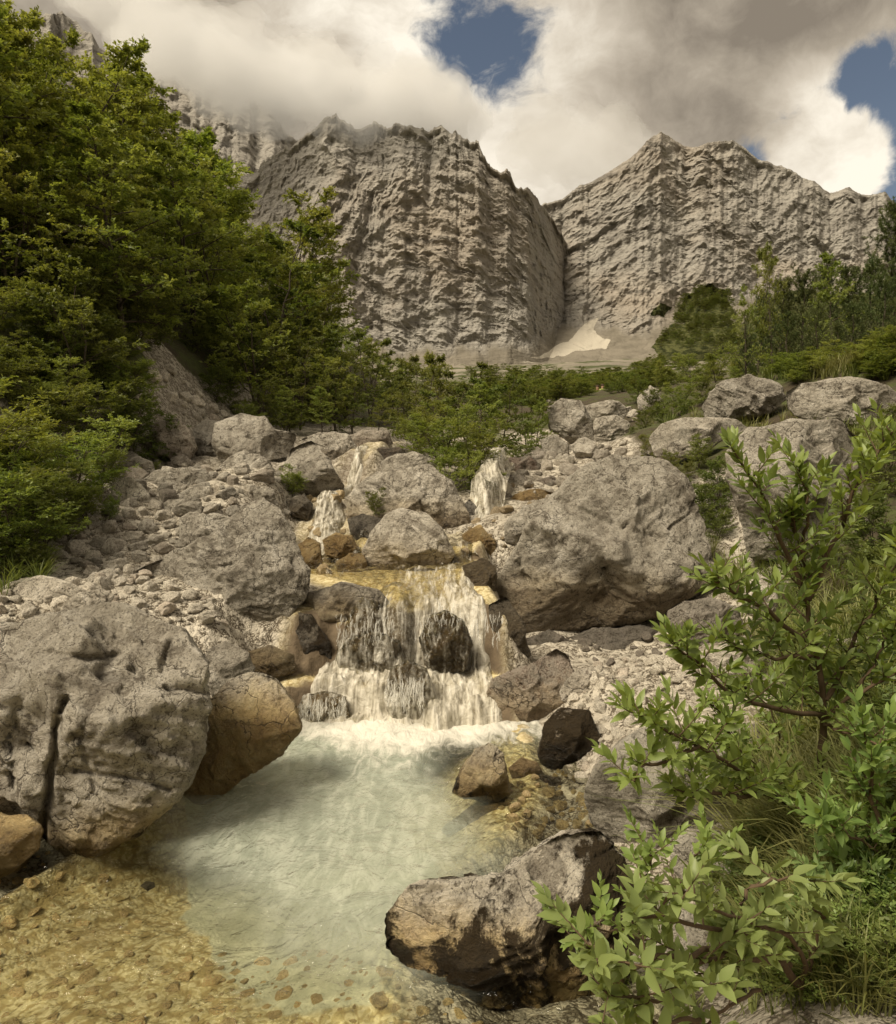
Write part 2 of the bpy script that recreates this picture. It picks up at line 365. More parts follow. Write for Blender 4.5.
ter = structure(mesh_from('ground', V3(gx, gy, zz), grid_faces(len(rr), len(th), wrap=True), 4, MG, attrs={'veg': veg, 'bed': bed, 'sand': sand_a, 'scree': scree, 'fall': fall}))
del TH, RR

# ------------------------------------------------------------------ mountains
def mountain_material(name):
    m = NT(name); P = m.geo()
    A = m.attr('scree'); B = m.attr('snow'); G = m.attr('green')
    n0 = m.noise(P, .004, 8, .6, .5); n1 = m.noise(P, .02, 10, .65, .3); n2 = m.noise(m.mapping(P, (1, 1, 2.6), rot=(0, .5, 0)), .045, 9, .7, .4); n3 = m.noise(P, .25, 6, .65)
    st = m.noise(m.mapping(P, (.35, .35, 3.2), rot=(.2, -.55, 0)), .03, 8, .6, .6)
    c = m.mix(m.mr(n1, .3, .7), (.33, .31, .28), (.43, .41, .37)); c = m.mix(m.mr(n2, .52, .66), c, (.24, .222, .2))
    c = m.mix(m.mr(n0, .45, .7), c, m.mix(.5, c, (.40, .33, .255))); c = m.mix(m.mr(st, .56, .63), c, m.mix(.55, c, (.165, .153, .138)))
    c = m.mix(m.math('MULTIPLY', m.mr(n3, .5, .75), .35), c, (.46, .43, .38))
    sc = m.mix(m.mr(m.noise(P, .03, 7, .6), .35, .65), (.165, .148, .118), (.245, .22, .178))
    c = m.mix(A, c, sc)
    c = m.mix(m.mr(m.math('ADD', G, m.math('MULTIPLY', m.math('SUBTRACT', m.noise(P, .05, 8, .7), .5), 1.6)), .45, .6), c, m.mix(m.mr(m.noise(P, .12, 5, .6), .4, .6), (.03, .036, .012), (.10, .105, .04)))
    c = m.mix(m.mr(m.math('ADD', B, m.math('MULTIPLY', m.math('SUBTRACT', m.noise(P, .05, 6, .7), .5), .7)), .45, .6), c, (.50, .46, .385))
    h = m.math('ADD', m.math('MULTIPLY', n1, 2.2), m.math('MULTIPLY', n2, 2.)); h = m.math('ADD', h, m.math('MULTIPLY', st, 2.)); h = m.math('ADD', h, m.math('MULTIPLY', n3, .5))
    cr = m.vor(m.vadd(P, m.vscale(m.noise(P, .03, 4, out='Color'), 30)), .022, 'DISTANCE_TO_EDGE'); h = m.math('ADD', h, m.math('MULTIPLY', m.mr(cr, 0, .12), .6))
    hb = m.math('MULTIPLY', h, m.math('SUBTRACT', 1., m.math('MULTIPLY', A, .45)))
    return m.done(m.bsdf(c, .9, m.bump(hb, 4.5, .9), spec=.1))
MM = mountain_material('limestone_mountain')

def poly_mask(px, py, poly):
    poly = np.array(poly, float); inside = np.zeros(px.shape, bool); n = len(poly)
    for i in range(n):
        x1, y1 = poly[i]; x2, y2 = poly[(i + 1) % n]
        c = ((y1 > py) != (y2 > py)) & (px < (x2 - x1) * (py - y1) / ((y2 - y1) + 1e-9) + x1); inside ^= c
    return inside
def soft_poly(px, py, poly, jit=4, seed=0):
    q = V3(px / 22., py / 22., 0 * px + seed); jx = fbm(q, 4) * jit * 2; jy = fbm(q + 31, 4) * jit * 2
    return poly_mask(px + jx, py + jy, poly).astype(float)

def mountain(name, x0, x1, nc, nr, ridge, base_py, D0, D1, scree_py, amp, gully, strata, seed, jag=5, label=None, steep=.55):
    px = np.linspace(x0, x1, nc); ridge = np.array(ridge, float)
    rp = np.interp(px, ridge[:, 0], ridge[:, 1])
    rp = rp + (.5 - ridged(V3(px / 34., 0 * px, 0 * px + seed), 5, .6)) * jag + fbm(V3(px / 9., 0 * px, 0 * px + seed), 4, .6) * jag * .25
    t = np.linspace(0, 1, nr)
    PX = np.repeat(px[None], nr, 0); T = np.repeat(t[:, None], nc, 1)
    bp = np.interp(px, np.array(base_py)[:, 0], np.array(base_py)[:, 1])
    PY = bp[None] + (rp - bp)[None] * T
    sp_ = np.interp(px, np.array(scree_py)[:, 0], np.array(scree_py)[:, 1])[None] + (fbm(V3(PX.ravel() / 30, PY.ravel() / 50, 0 * PX.ravel() + seed), 4) * 26).reshape(PX.shape)
    rock = sstep(-6, 10, (sp_ - PY))                    # 1 above the scree line
    # profile: the scree leans back, the wall stands
    dT = np.diff(T, axis=0, prepend=0)
    sl = (1 - rock) * 1.9 + rock * steep
    D = np.cumsum(dT * sl, 0); D = D / D[-1:].max()
    D = D0 + (D1 - D0) * D
    if x1 == 640: D = D + 230 * sstep(490, 600, PX) ** 1.5 + 90 * sstep(330, 230, PX)
    p = at(PX.ravel(), PY.ravel(), D.ravel())
    q = p.copy()
    wv = fbm(q * .0045 + seed, 5) * 150
    vert = V3((q[:, 0] + wv * 1.0 + q[:, 2] * .15) / gully[0], q[:, 1] / (gully[0] * 3), (q[:, 2] + wv) / gully[1])
    r1 = ridged(vert + seed, 6, .52); ra = .75 if seed > 10 and seed < 20 else -.95; ru = q[:, 0] * math.cos(ra) + q[:, 2] * math.sin(ra); rv = -q[:, 0] * math.sin(ra) + q[:, 2] * math.cos(ra); r2 = ridged(V3(ru / 95 + wv / 90, q[:, 1] / 120, rv / 46 + wv / 120) + seed * 2, 6, .6)
    a = strata[0]; ll = q[:, 0] * math.sin(a) + q[:, 2] * math.cos(a) + wv * .25
    st = fbm(V3((q[:, 0] * math.cos(a) - q[:, 2] * math.sin(a)) / 160, q[:, 1] / 200, ll / strata[1]) + seed * 3, 5, .6)
    fine = fbm(q / 16 + seed, 5, .6)
    lb = fbm(q / 260 + seed, 3)
    rk = rock.ravel(); edge = np.clip(sstep(0, .04, 1 - T).ravel(), .15, 1)
    r3 = ridged(V3(q[:, 0] / 30 + wv / 100, q[:, 1] / 60, q[:, 2] / 30 + wv / 140) + seed * 4, 5, .62)
    d = -(r1 - .5) * amp * 1.35 - (r2 - .5) * amp * (.62 if x1 < 700 else .8) - st * amp * strata[2] - (r3 - .5) * amp * .36 - fine * amp * .26 - lb * amp * 1.4
    d = d * rk * edge - (1 - rk) * (fbm(q / 60 + seed, 5) * amp * .25)
    dr = p - np.array([0, 0, CAMZ]); dr /= np.linalg.norm(dr, axis=1)[:, None]
    p = p + dr * d[:, None]; p[:, 2] += rk * edge * (fine * amp * .12 + st * amp * .15)
    p = p.reshape(nr, nc, 3)
    # the far side falls away behind the ridge
    rows = []
    for k in range(1, 9):
        b = p[-1].copy(); b[:, 1] += 22 * k + 10 * k * k; b[:, 2] -= 9 * k * k + 6 * k; b[:, 0] += fbm(b / 40, 3) * 10; rows.append(b)
    for k in (1, 2, 3, 4):
        pass
    full = np.concatenate([p, np.array(rows)], 0)
    low = full[:1].copy(); low[..., 2] -= 60; low[..., 1] -= 15
    full = np.concatenate([low, full], 0)
    ex = lambda a_: np.concatenate([a_[:1], a_, np.repeat(a_[-1:], 8, 0)], 0).ravel()
    snow = np.zeros(PX.shape); green = np.zeros(PX.shape)
    return full, ex(1 - rock), PX, PY, ex
def build_mountain(name, args, snow_polys, green_polys, dark=None):
    full, sc, PX, PY, ex = mountain(name, **args)
    snow = sum((soft_poly(PX.ravel(), PY.ravel(), q, 2.5, 3) for q in snow_polys), np.zeros(PX.size)).clip(0, 1).reshape(PX.shape)
    green = sum((soft_poly(PX.ravel(), PY.ravel(), q, 5, 6) for q in green_polys), np.zeros(PX.size)).clip(0, 1).reshape(PX.shape)
    o = mesh_from(name, full.reshape(-1, 3), grid_faces(full.shape[0], full.shape[1]), 4, MM, attrs={'scree': sc, 'snow': ex(snow), 'green': ex(green)})
    return structure(o)
snow_cone = [(530, 357), (545, 352), (560, 345), (575, 335), (590, 322), (598, 318), (592, 330), (598, 334), (611, 337), (607, 348), (592, 349), (575, 350), (566, 357)]
snow_b = [(560, 368), (590, 370), (608, 378), (585, 379)]
snow_c = [(478, 352), (500, 364), (508, 372), (492, 372), (474, 362)]
snow_d = [(398, 322), (412, 315), (415, 318), (403, 326)]
pale_fan = [(566, 357), (610, 362), (665, 378), (640, 382), (590, 368), (540, 380), (500, 385), (520, 365)]
build_mountain('mountain_left_ridge', dict(x0=-260, x1=440, nc=420, nr=230, ridge=[(-260, 60), (-40, -40), (20, 20), (62, 16), (78, 22), (100, 48), (128, 62), (150, 72), (190, 84), (238, 88), (262, 104), (300, 138), (330, 150), (440, 170)], base_py=[(-260, 372), (440, 372)], D0=1150, D1=1750, scree_py=[(-260, 350), (440, 350)], amp=26, gully=(130, 420), strata=(.5, 30, .8), seed=41., jag=16), [], [])
build_mountain('mountain_buttress', dict(x0=150, x1=640, nc=760, nr=520, ridge=[(150, 215), (200, 205), (262, 165), (296, 142), (312, 128), (327, 117), (340, 119), (352, 124), (375, 121), (400, 125), (440, 130), (468, 136), (484, 152), (498, 168), (506, 168), (515, 184), (523, 190), (530, 186), (540, 203), (556, 222), (572, 255), (584, 298), (592, 330), (600, 362), (640, 384)], base_py=[(150, 384), (640, 384)], D0=830, D1=1180, scree_py=[(150, 352), (380, 350), (450, 352), (520, 348), (570, 338), (590, 322), (640, 320)], amp=21, gully=(110, 420), strata=(.28, 22, .35), seed=5., jag=15), [snow_cone, [(520, 362), (560, 360), (610, 368), (650, 378), (600, 372), (550, 368)]], [[(505, 372), (530, 366), (545, 374), (520, 382)], [(555, 385), (590, 380), (640, 379), (660, 390), (500, 392)]])
build_mountain('mountain_right_peak', dict(x0=520, x1=1160, nc=840, nr=520, ridge=[(520, 215), (556, 200), (580, 186), (600, 176), (622, 164), (640, 150), (652, 137), (661, 131), (672, 138), (688, 148), (702, 146), (716, 142), (732, 141), (742, 148), (760, 160), (790, 170), (815, 182), (830, 192), (846, 188), (862, 193), (884, 193), (900, 205), (960, 240), (1160, 300)], base_py=[(520, 380), (1160, 372)], D0=900, D1=1560, scree_py=[(520, 330), (590, 325), (620, 338), (680, 318), (760, 300), (1160, 300)], amp=19, gully=(150, 300), strata=(-.55, 24, .6), seed=12., jag=6), [snow_cone], [[(652, 345), (675, 325), (700, 318), (735, 322), (745, 350), (700, 362), (660, 360)], [(674, 318), (688, 292), (708, 286), (728, 292), (735, 318), (700, 326)], [(650, 315), (660, 302), (672, 306), (665, 318)], [(740, 330), (760, 300), (800, 290), (900, 300), (1160, 320), (1160, 380), (740, 380)]])

# ------------------------------------------------------------------ clouds round the peaks: closed lumpy bodies of water vapour
def cloud_material(name, dens, col=(.95, .96, .98)):
    m = NT(name); m.t.nodes.remove(m.out); m.out = m.n('ShaderNodeOutputMaterial')
    v = m.n('ShaderNodeVolumePrincipled'); v.inputs['Color'].default_value = (*col, 1); v.inputs['Density'].default_value = dens; v.inputs['Anisotropy'].default_value = .2
    m.l(v.outputs[0], m.out.inputs['Volume']); return m.m
_ico = {}
def ico(n):
    if n in _ico: return _ico[n]
    import bmesh
    bm = bmesh.new(); bmesh.ops.create_icosphere(bm, subdivisions=n, radius=1)
    v = np.array([x.co[:] for x in bm.verts]); f = np.array([[x.index for x in q.verts] for q in bm.faces]); bm.free()
    _ico[n] = (v, f); return v, f
def cloud(name, lumps, mat, label, vox=14, seed=0, amp=28):
    """lumps: (px, py, depth, radius_px, flatten)"""
    vs, fs, off = [], [], 0
    v0, f0 = ico(4)
    for (px, py, d, r, fl) in lumps:
        c = at(px, py, d); R_ = r / F * d
        v = v0 * np.array([1, 1.0, fl]) * R_ + c
        n = v - c; n /= np.linalg.norm(n, axis=1)[:, None]
        v = v + n * (fbm(v / 170 + seed, 5, .6)[:, None] * R_ * .55)
        vs.append(v); fs.append(f0 + off); off += len(v)
    o = mesh_from(name, np.concatenate(vs), np.concatenate(fs), 3, mat)
    md = o.modifiers.new('union', 'REMESH'); md.mode = 'VOXEL'; md.voxel_size = vox; md.use_smooth_shade = True
    tx = bpy.data.textures.new(name, 'CLOUDS'); tx.noise_scale = 45; tx.noise_depth = 6
    dm = o.modifiers.new('billow', 'DISPLACE'); dm.texture = tx; dm.texture_coords = 'GLOBAL'; dm.strength = amp; dm.mid_level = .5
    structure(o); o['label'] = label
    return o
MC = cloud_material('cloud_vapour', .010); MC4 = cloud_material('cloud_vapour_mist', .013)
MC2 = cloud_material('cloud_vapour_thin', .0050)
rsc = np.random.RandomState(3)
def lumps(path, n, jit, rad, depth):
    out = []; pa = np.array(path, float); t = np.linspace(0, 1, len(pa))
    for i in range(n):
        u = rsc.rand(); out.append((np.interp(u, t, pa[:, 0]) + rsc.normal() * jit, np.interp(u, t, pa[:, 1]) + rsc.normal() * jit * .7, depth + rsc.normal() * 50, rad * rsc.uniform(.45, 1.2), rsc.uniform(.5, .9)))
    return out
cloud('cloud_bank', lumps([(90, -20), (180, 30), (250, 62), (320, 84), (400, 96), (455, 104)], 70, 10, 36, 1060), MC, 'grey cloud bank hiding the tops of the left wall', seed=1, vox=10, amp=70)
cloud('cloud_mist', lumps([(110, 30), (200, 70), (260, 92), (320, 110), (390, 118), (460, 126)], 40, 9, 40, 1010), MC4, 'thin mist hanging below the cloud bank over the ridge', seed=9, vox=12, amp=60)
cloud('cloud_veil', lumps([(530, 130), (560, 165), (590, 160), (620, 130)], 26, 11, 34, 1330), MC2, 'bright cloud filling the gap between the two peaks', seed=4, vox=12, amp=60)
scene.cycles.volume_bounces = 4
# ------------------------------------------------------------------ rock material: weathered limestone; stain, moss and tone come from custom properties of each rock
def rock_material(name, bump_k=1.):
    m = NT(name); O = m.tc(); rnd = m.objinfo(); P = m.geo(); z = m.sep(P)[2]
    off = m.n('ShaderNodeCombineXYZ'); m.l(m.math('MULTIPLY', rnd, 37.), off.inputs[0]); m.l(m.math('MULTIPLY', rnd, 91.), off.inputs[1])
    C = m.vadd(O, off.outputs[0])
    tone = m.attr('tone', 'OBJECT'); wl = m.attr('waterline', 'OBJECT'); gold = m.attr('gold', 'OBJECT'); moss = m.attr('moss', 'OBJECT'); dark = m.attr('wet', 'OBJECT'); red = m.attr('red', 'OBJECT')
    lay = m.attr('lay')
    n0 = m.noise(C, 1.6, 5, .6, .3); n1 = m.noise(C, 5.5, 12, .72, .4); n2 = m.noise(C, 21, 12, .76, .3); n3 = m.noise(C, 90, 6, .7)
    c = m.ramp(n1, [(.34, (.21, .185, .145)), (.44, (.46, .415, .345)), (.53, (.64, .59, .50)), (.66, (.82, .77, .68))])
    c = m.mix(m.mr(n2, .40, .60, 0, .55), c, m.mix(.5, c, (.50, .46, .39)))
    c = m.mix(m.mr(n2, .465, .39, 0, .8), c, (.12, .10, .074))
    c = m.mix(m.math('MULTIPLY', m.mr(n0, .48, .68), .4), c, (.30, .265, .205))
    c = m.mix(m.math('MULTIPLY', m.mr(n3, .54, .62), .7), c, (.09, .075, .058)); c = m.mix(m.math('MULTIPLY', m.mr(m.noise(C, 3.1, 10, .72, 1.2), .56, .60), .55), c, (.14, .115, .085))
    c = m.mix(m.mr(m.noise(C, 60, 6, .7), .60, .68, 0, .6), c, (.56, .52, .45))
    c = m.mix(m.math('MULTIPLY', m.mr(lay, .3, .9), .45), c, (.085, .07, .052))          # darker along the cracks and the grooves between layers
    c = m.mix(m.math('MULTIPLY', red, m.mr(n1, .35, .6)), c, (.20, .085, .045))
    # iron gold film on and above the waterline
    hgt = m.math('SUBTRACT', z, wl); hn = m.math('ADD', hgt, m.math('MULTIPLY', m.math('SUBTRACT', n1, .5), -.45)); hn = m.math('ADD', hn, m.math('MULTIPLY', m.math('SUBTRACT', n0, .5), -.3))
    gm = m.math('MULTIPLY', gold, m.mr(hn, .30, .06)); gm = m.math('MULTIPLY', gm, m.mr(n2, .30, .5, .35, 1.)); gm = m.math('MAXIMUM', gm, m.math('SUBTRACT', gold, 1.), clamp=True)
    gc = m.ramp(m.math('ADD', m.math('MULTIPLY', n1, .6), m.math('MULTIPLY', n2, .4)), [(.34, (.18, .11, .045)), (.45, (.46, .32, .14)), (.54, (.62, .48, .25)), (.66, (.74, .64, .42))])
    c = m.mix(gm, c, gc)
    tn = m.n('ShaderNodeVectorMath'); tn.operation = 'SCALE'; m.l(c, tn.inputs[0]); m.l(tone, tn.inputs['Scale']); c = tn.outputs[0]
    # dark wet band and brown moss
    nm = m.math('ADD', m.noise(m.mapping(C, (1, 1, .8)), 3.2, 9, .66, .5), m.math('MULTIPLY', m.math('SUBTRACT', m.noise(C, 19, 5, .7), .5), .22))
    mth = m.math('SUBTRACT', .86, m.math('MULTIPLY', moss, .46))
    mm = m.mr(m.math('SUBTRACT', m.math('SUBTRACT', nm, m.math('MULTIPLY', m.math('MAXIMUM', hgt, 0.), .16)), mth), -.035, .035)
    mc = m.mix(m.noise(C, 14, 6, .7), (.022, .016, .007), (.085, .056, .024)); mc = m.mix(m.mr(m.noise(C, 4, 4), .55, .7, 0, .6), mc, (.06, .055, .015))
    c = m.mix(mm, c, mc)
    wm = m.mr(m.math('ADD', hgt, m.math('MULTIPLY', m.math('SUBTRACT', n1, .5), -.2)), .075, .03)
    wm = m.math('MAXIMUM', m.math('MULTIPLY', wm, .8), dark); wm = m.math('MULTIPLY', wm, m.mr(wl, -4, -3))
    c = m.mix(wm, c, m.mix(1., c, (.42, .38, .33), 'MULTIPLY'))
    vc = m.vor(m.vadd(C, m.vscale(m.noise(C, 4, 5, out='Color'), .35)), 4.2, 'DISTANCE_TO_EDGE')
    crack = m.math('MULTIPLY', m.mr(vc, 0, .03), m.mr(n0, .62, .45)); ckm = m.math('MULTIPLY', m.mr(vc, .016, .004), m.mr(n0, .58, .46)); c = m.mix(m.math('MULTIPLY', ckm, .75), c, (.05, .04, .03)); 
    h = m.math('ADD', m.math('MULTIPLY', n1, 1.3), m.math('MULTIPLY', n2, .75)); h = m.math('ADD', h, m.math('MULTIPLY', n3, .16)); h = m.math('ADD', h, m.math('MULTIPLY', mm, .35)); h = m.math('ADD', h, m.math('MULTIPLY', crack, .12))
    rough = m.math('SUBTRACT', .88, m.math('MULTIPLY', wm, .55))
    return m.done(m.bsdf(c, rough, m.bump(h, .09 * bump_k, 1.), spec=.35))
MR = rock_material('limestone'); MP = rock_material('pebble_limestone', .25)
WATERLINE = []

def radial_outline(pts, n=360):
    """distance from the centroid to the outline for n directions"""
    pts = np.array(pts, float); x, y = pts[:, 0], pts[:, 1]; x2, y2 = np.roll(x, -1), np.roll(y, -1)
    cr = x * y2 - x2 * y; A = cr.sum() / 2; c = np.array([((x + x2) * cr).sum() / (6 * A), ((y + y2) * cr).sum() / (6 * A)])
    q = pts - c; th = np.linspace(-PI, PI, n, endpoint=False); R = np.full(n, 1e-3)
    for i in range(len(q)):
        a, b = q[i], q[(i + 1) % len(q)]; dx, dy = np.cos(th), np.sin(th); ex, ey = b - a
        den = dx * ey - dy * ex; den = np.where(abs(den) < 1e-9, 1e-9, den)
        t = (a[0] * ey - a[1] * ex) / den; s = (a[0] * dy - a[1] * dx) / den
        ok = (t > 0) & (s >= -1e-6) & (s <= 1 + 1e-6); R = np.where(ok & (t > R), t, R)
    k = np.array([1, 2, 3, 2, 1.]); k /= k.sum(); R = np.convolve(np.concatenate([R[-2:], R, R[:2]]), k, 'valid')
    return c, th, R
def rock(name, label, pts, depth, thick=.8, sub=6, seed=None, rough=1., strata=None, planes=None, grooves=(), group=None, cat='boulder', **props):
    seed = seed if seed is not None else (abs(hash((pts[0], pts[1]))) % 997)
    rs = np.random.RandomState(seed % 997)
    c, th, R = radial_outline(pts); scale = depth / F
    v, f = ico(sub); a, b, w = v[:, 0], v[:, 2], v[:, 1]              # a right, b up, w away
    rho = np.sqrt(a * a + b * b); ang = np.arctan2(-b, a)
    Rt = np.interp(ang, np.append(th, PI), np.append(R, R[0])) * scale
    Rm = R.mean() * scale; T = Rm * thick
    pr = np.clip(rho, 0, 1) ** .78
    U = np.cos(ang) * pr * Rt; Vv = -np.sin(ang) * pr * Rt
    Wd = np.sign(w) * np.abs(w) ** .72 * T
    # facets: the near side is the lower envelope of the dome and several tilted planes
    un, vn = U / Rm, Vv / Rm
    pl = [(.80, 0, -.62), (.84, .42, -.05), (.82, -.45, .05), (.90, 0, .50)] if planes is None else list(planes)
    for k in range(4):
        an = rs.uniform(0, 2 * PI); pl.append((rs.uniform(.84, 1.05), .6 * math.cos(an), .6 * math.sin(an)))
    front = -Wd
    for (h0, p_, q_) in pl:
        lim = T * (h0 + p_ * un + q_ * vn) * 1.02; k = .05 * T
        front = np.where(w < 0, -k * np.logaddexp(-front / k, -np.maximum(lim, -.3 * T) / k), front)
    Wd = np.where(w < 0, -front, Wd)
    for k in range(5):                                              # the hidden side and top are cut too
        n = rs.normal(size=3); n[1] = abs(n[1]); n /= np.linalg.norm(n)
        s_ = (un * n[0] + (Wd / T) * n[1] + vn * n[2]) - rs.uniform(.8, .95)
        Wd = Wd - np.where(w > 0, np.clip(s_, 0, None) * n[1] * T * .9, 0)
    loc = at(c[0], c[1], depth); D = ray(c[0], c[1]); D = D / np.linalg.norm(D)
    Rt_ = np.array([1, 0, 0]); Up = np.array([0, -_s, _c])
    p = U[:, None] * Rt_ + Vv[:, None] * Up + Wd[:, None] * D
    n = p / (np.linalg.norm(p, axis=1)[:, None] + 1e-9)
    q = p / Rm
    sa = rs.uniform(-.5, .5) if strata is None else strata
    lay = q[:, 2] * math.cos(sa) + q[:, 0] * math.sin(sa) + .15 * fbm(q * 1.3 + seed, 3)
    d1 = fbm(q * 1.1 + seed, 4) * .085
    d2 = (ridged(q * 1.8 + seed * 2, 6, .6) - .5) * .085
    d3 = fbm(V3(q[:, 0] * 1.3, q[:, 1] * 1.3, lay * 7) + seed, 6, .6) * .085
    d4 = fbm(q * 7 + seed, 5, .65) * .036
    crk = ridged(V3(q[:, 0] * .9 + .3 * d1 * 7, q[:, 1] * .9, lay * 1.7) + seed * 3, 3, .4)
    cr = sstep(.72, .9, crk)
    d = (d1 + d2 + d3 + d4 - cr * .055) * rough
    qn = n + .09 * np.stack([fbm(q * 1.6 + 9 * k_ + seed, 3) for k_ in range(3)], 1); qn /= np.linalg.norm(qn, axis=1)[:, None]
    fn = rs.normal(size=(34, 3)); fn /= np.linalg.norm(fn, axis=1)[:, None]; fh = rs.uniform(.76, .95, 34)
    fac = np.min(np.where(qn @ fn.T > .25, fh[None] / np.clip(qn @ fn.T, .25, None), 9), axis=1); d = d + np.clip(fac, .70, 1.) * 1.0 - 1.0 + .13
    # keep the outline close to the photograph: push less sideways than in and out
    side = np.clip(rho, 0, 1) ** 6
    p = p + n * (d * (1 - .45 * side) * Rm)[:, None]
    gmask = np.zeros(len(p))
    for (line, wpx, dfr) in grooves:                                # clefts seen in the photograph
        wp = p + loc; gx_, gy_ = pix(wp); jx = fbm(q * 3 + seed, 3) * wpx * 1.5; gx_ = gx_ + jx; gy_ = gy_ + jx; dm = np.full(len(p), 1e9); ln_ = np.array(line, float)
        for i in range(len(ln_) - 1):
            a_, b_ = ln_[i], ln_[i + 1]; ab = b_ - a_; t_ = np.clip(((gx_ - a_[0]) * ab[0] + (gy_ - a_[1]) * ab[1]) / (ab @ ab), 0, 1)
            dm = np.minimum(dm, np.hypot(gx_ - a_[0] - t_ * ab[0], gy_ - a_[1] - t_ * ab[1]))
        gk = np.exp(-(dm / wpx) ** 2) * (w < .15); gmask = np.maximum(gmask, gk); p = p + D[None] * (gk * dfr * Rm)[:, None]
    lay_a = np.clip(cr * .9 + sstep(.0, -.25, d3 / .07) * .5 * sstep(-.1, .3, fbm(q * 2 + 7, 3)), 0, 1)
    o = mesh_from(name, p, f, 3, MR, attrs={'lay': lay_a}, loc=loc)
    tag(o, label, cat, group)
    y = loc[1]; wl = -9.
    x_ = loc[0]
    near = max(ip(_L, y) - x_, x_ - ip(_R, y)) < Rm * 1.3 + .15
    if near and y < 11: wl = float(stream_level(np.array([x_]), np.array([y - T * .6]))[0])
    base = dict(tone=1., waterline=wl, gold=0., moss=0., wet=0., red=0.); base.update(props)
    for k_, v_ in base.items(): o[k_] = float(v_)
    return o
B = 'boulders of the stream bank'
rock('boulder', 'huge cracked grey boulder filling the lower left edge beside the pool', [(-95, 690), (-60, 640), (0, 622), (60, 608), (135, 610), (192, 628), (211, 660), (214, 710), (203, 752), (168, 800), (130, 830), (92, 850), (58, 851), (30, 830), (-60, 800)], 3.28, .9, 7, 11, 1.15, .35, planes=[(.72, 0, -.75), (.80, .55, .1), (.86, -.3, .2), (.95, 0, .55)], grooves=[([(66, 700), (56, 730), (50, 775), (44, 840)], 3.6, .17), ([(20, 700), (8, 750), (14, 790)], 3, .09), ([(130, 668), (155, 688), (205, 692)], 3, .05), ([(75, 770), (130, 778), (170, 790)], 2.5, .06), ([(40, 650), (90, 660), (120, 655)], 2.5, .05), ([(90, 705), (80, 740), (95, 790)], 2.5, .05), ([(170, 640), (160, 670)], 3, .05)], gold=.7, moss=.55, waterline=-.02, tone=1.1)
rock('boulder', 'small yellow streaked rock at the left picture edge under the huge grey boulder', [(-50, 830), (-20, 812), (30, 812), (44, 830), (42, 850), (22, 868), (-20, 885), (-50, 880)], 2.95, .9, 6, 12, .7, gold=1., waterline=.12, tone=1.15)
rock('boulder', 'rounded golden brown boulder leaning into the pool beside the huge grey one', [(250, 674), (277, 677), (297, 703), (299, 730), (282, 755), (243, 780), (208, 806), (176, 808), (188, 780), (203, 750), (210, 705), (228, 682)], 3.68, .85, 7, 13, .8, .9, gold=1., waterline=.35, tone=1.15)
rock('boulder', 'small grey rock wedged between the huge boulder and the golden one', [(226, 639), (250, 653), (255, 668), (242, 690), (214, 702), (203, 682), (204, 655)], 4.35, .9, 6, 14, tone=1.)
rock('boulder', 'tall rounded grey boulder left of the cascade, topmost point near a grass tuft', [(262, 497), (281, 505), (298, 530), (306, 570), (304, 600), (286, 628), (262, 647), (236, 647), (210, 628), (180, 610), (150, 606), (127, 598), (131, 572), (160, 558), (190, 546), (216, 533), (241, 504)], 5.35, .75, 7, 15, .9, planes=[(.75, 0, -.6), (.75, -.55, -.15), (.70, .75, .15), (.85, .2, .6)], moss=.25, gold=.2, wet=.0, waterline=.35)
rock('boulder', 'low grey rock peeping out behind the shoulder of the tall boulder', [(178, 520), (190, 513), (215, 513), (240, 520), (232, 545), (200, 552), (180, 548)], 6.1, .9, 6, 16)
rock('boulder', 'dark ledge rock with layered top beside the main fall', [(308, 592), (340, 584), (376, 590), (391, 604), (386, 618), (352, 632), (332, 640), (320, 655), (303, 648), (300, 612)], 5.45, 1.0, 6, 17, 1.1, .2, moss=.2, gold=.55, waterline=.5, wet=.35, tone=.9)
rock('boulder', 'moss green dark rock under the layered ledge', [(296, 612), (312, 612), (330, 640), (334, 665), (318, 690), (292, 678), (284, 650)], 5.2, .9, 6, 18, moss=.85, wet=.8, tone=.6, waterline=.2)
rock('boulder', 'low brown rock between the golden boulder and the mossy one', [(245, 652), (270, 645), (294, 655), (298, 672), (275, 678), (250, 672)], 4.9, .9, 5, 19, gold=.8, wet=.5, tone=.6, waterline=.3)
rock('boulder', 'rounded grey boulder sitting alone in the middle of the stream', [(402, 509), (426, 511), (444, 528), (452, 553), (446, 570), (420, 576), (390, 577), (370, 573), (361, 552), (372, 530), (386, 517)], 6.75, .85, 7, 20, .6, gold=.25, moss=.1, tone=1.2, planes=[(.75, 0, -.7), (.85, .4, .1), (.85, -.5, .2), (.8, .1, .45)])
rock('boulder', 'broad cracked boulder behind the middle one with a grass tuft on its left side', [(345, 500), (364, 480), (400, 468), (428, 466), (452, 480), (462, 500), (468, 530), (455, 545), (400, 552), (366, 545), (348, 526)], 7.9, .8, 7, 21, 1.2, .6, gold=.3, moss=.25, tone=1.1)
rock('boulder', 'smooth grey rock just above the broad cracked boulder', [(380, 462), (396, 453), (415, 452), (434, 462), (440, 478), (405, 484), (378, 476)], 9.1, .9, 6, 22)
rock('boulder', 'wedge shaped dark sided boulder left of the upper thin fall', [(292, 448), (311, 440), (330, 462), (345, 486), (341, 500), (302, 497), (280, 488), (284, 464)], 8.4, .9, 6, 23, moss=.25, wet=.15, planes=[(.7, .3, -.8), (.6, -.2, .7)])
rock('boulder', 'pale slab rock resting above the wedge shaped boulder', [(300, 440), (322, 432), (348, 434), (360, 452), (350, 472), (332, 464), (314, 444)], 9.6, .9, 6, 24, tone=1.1)
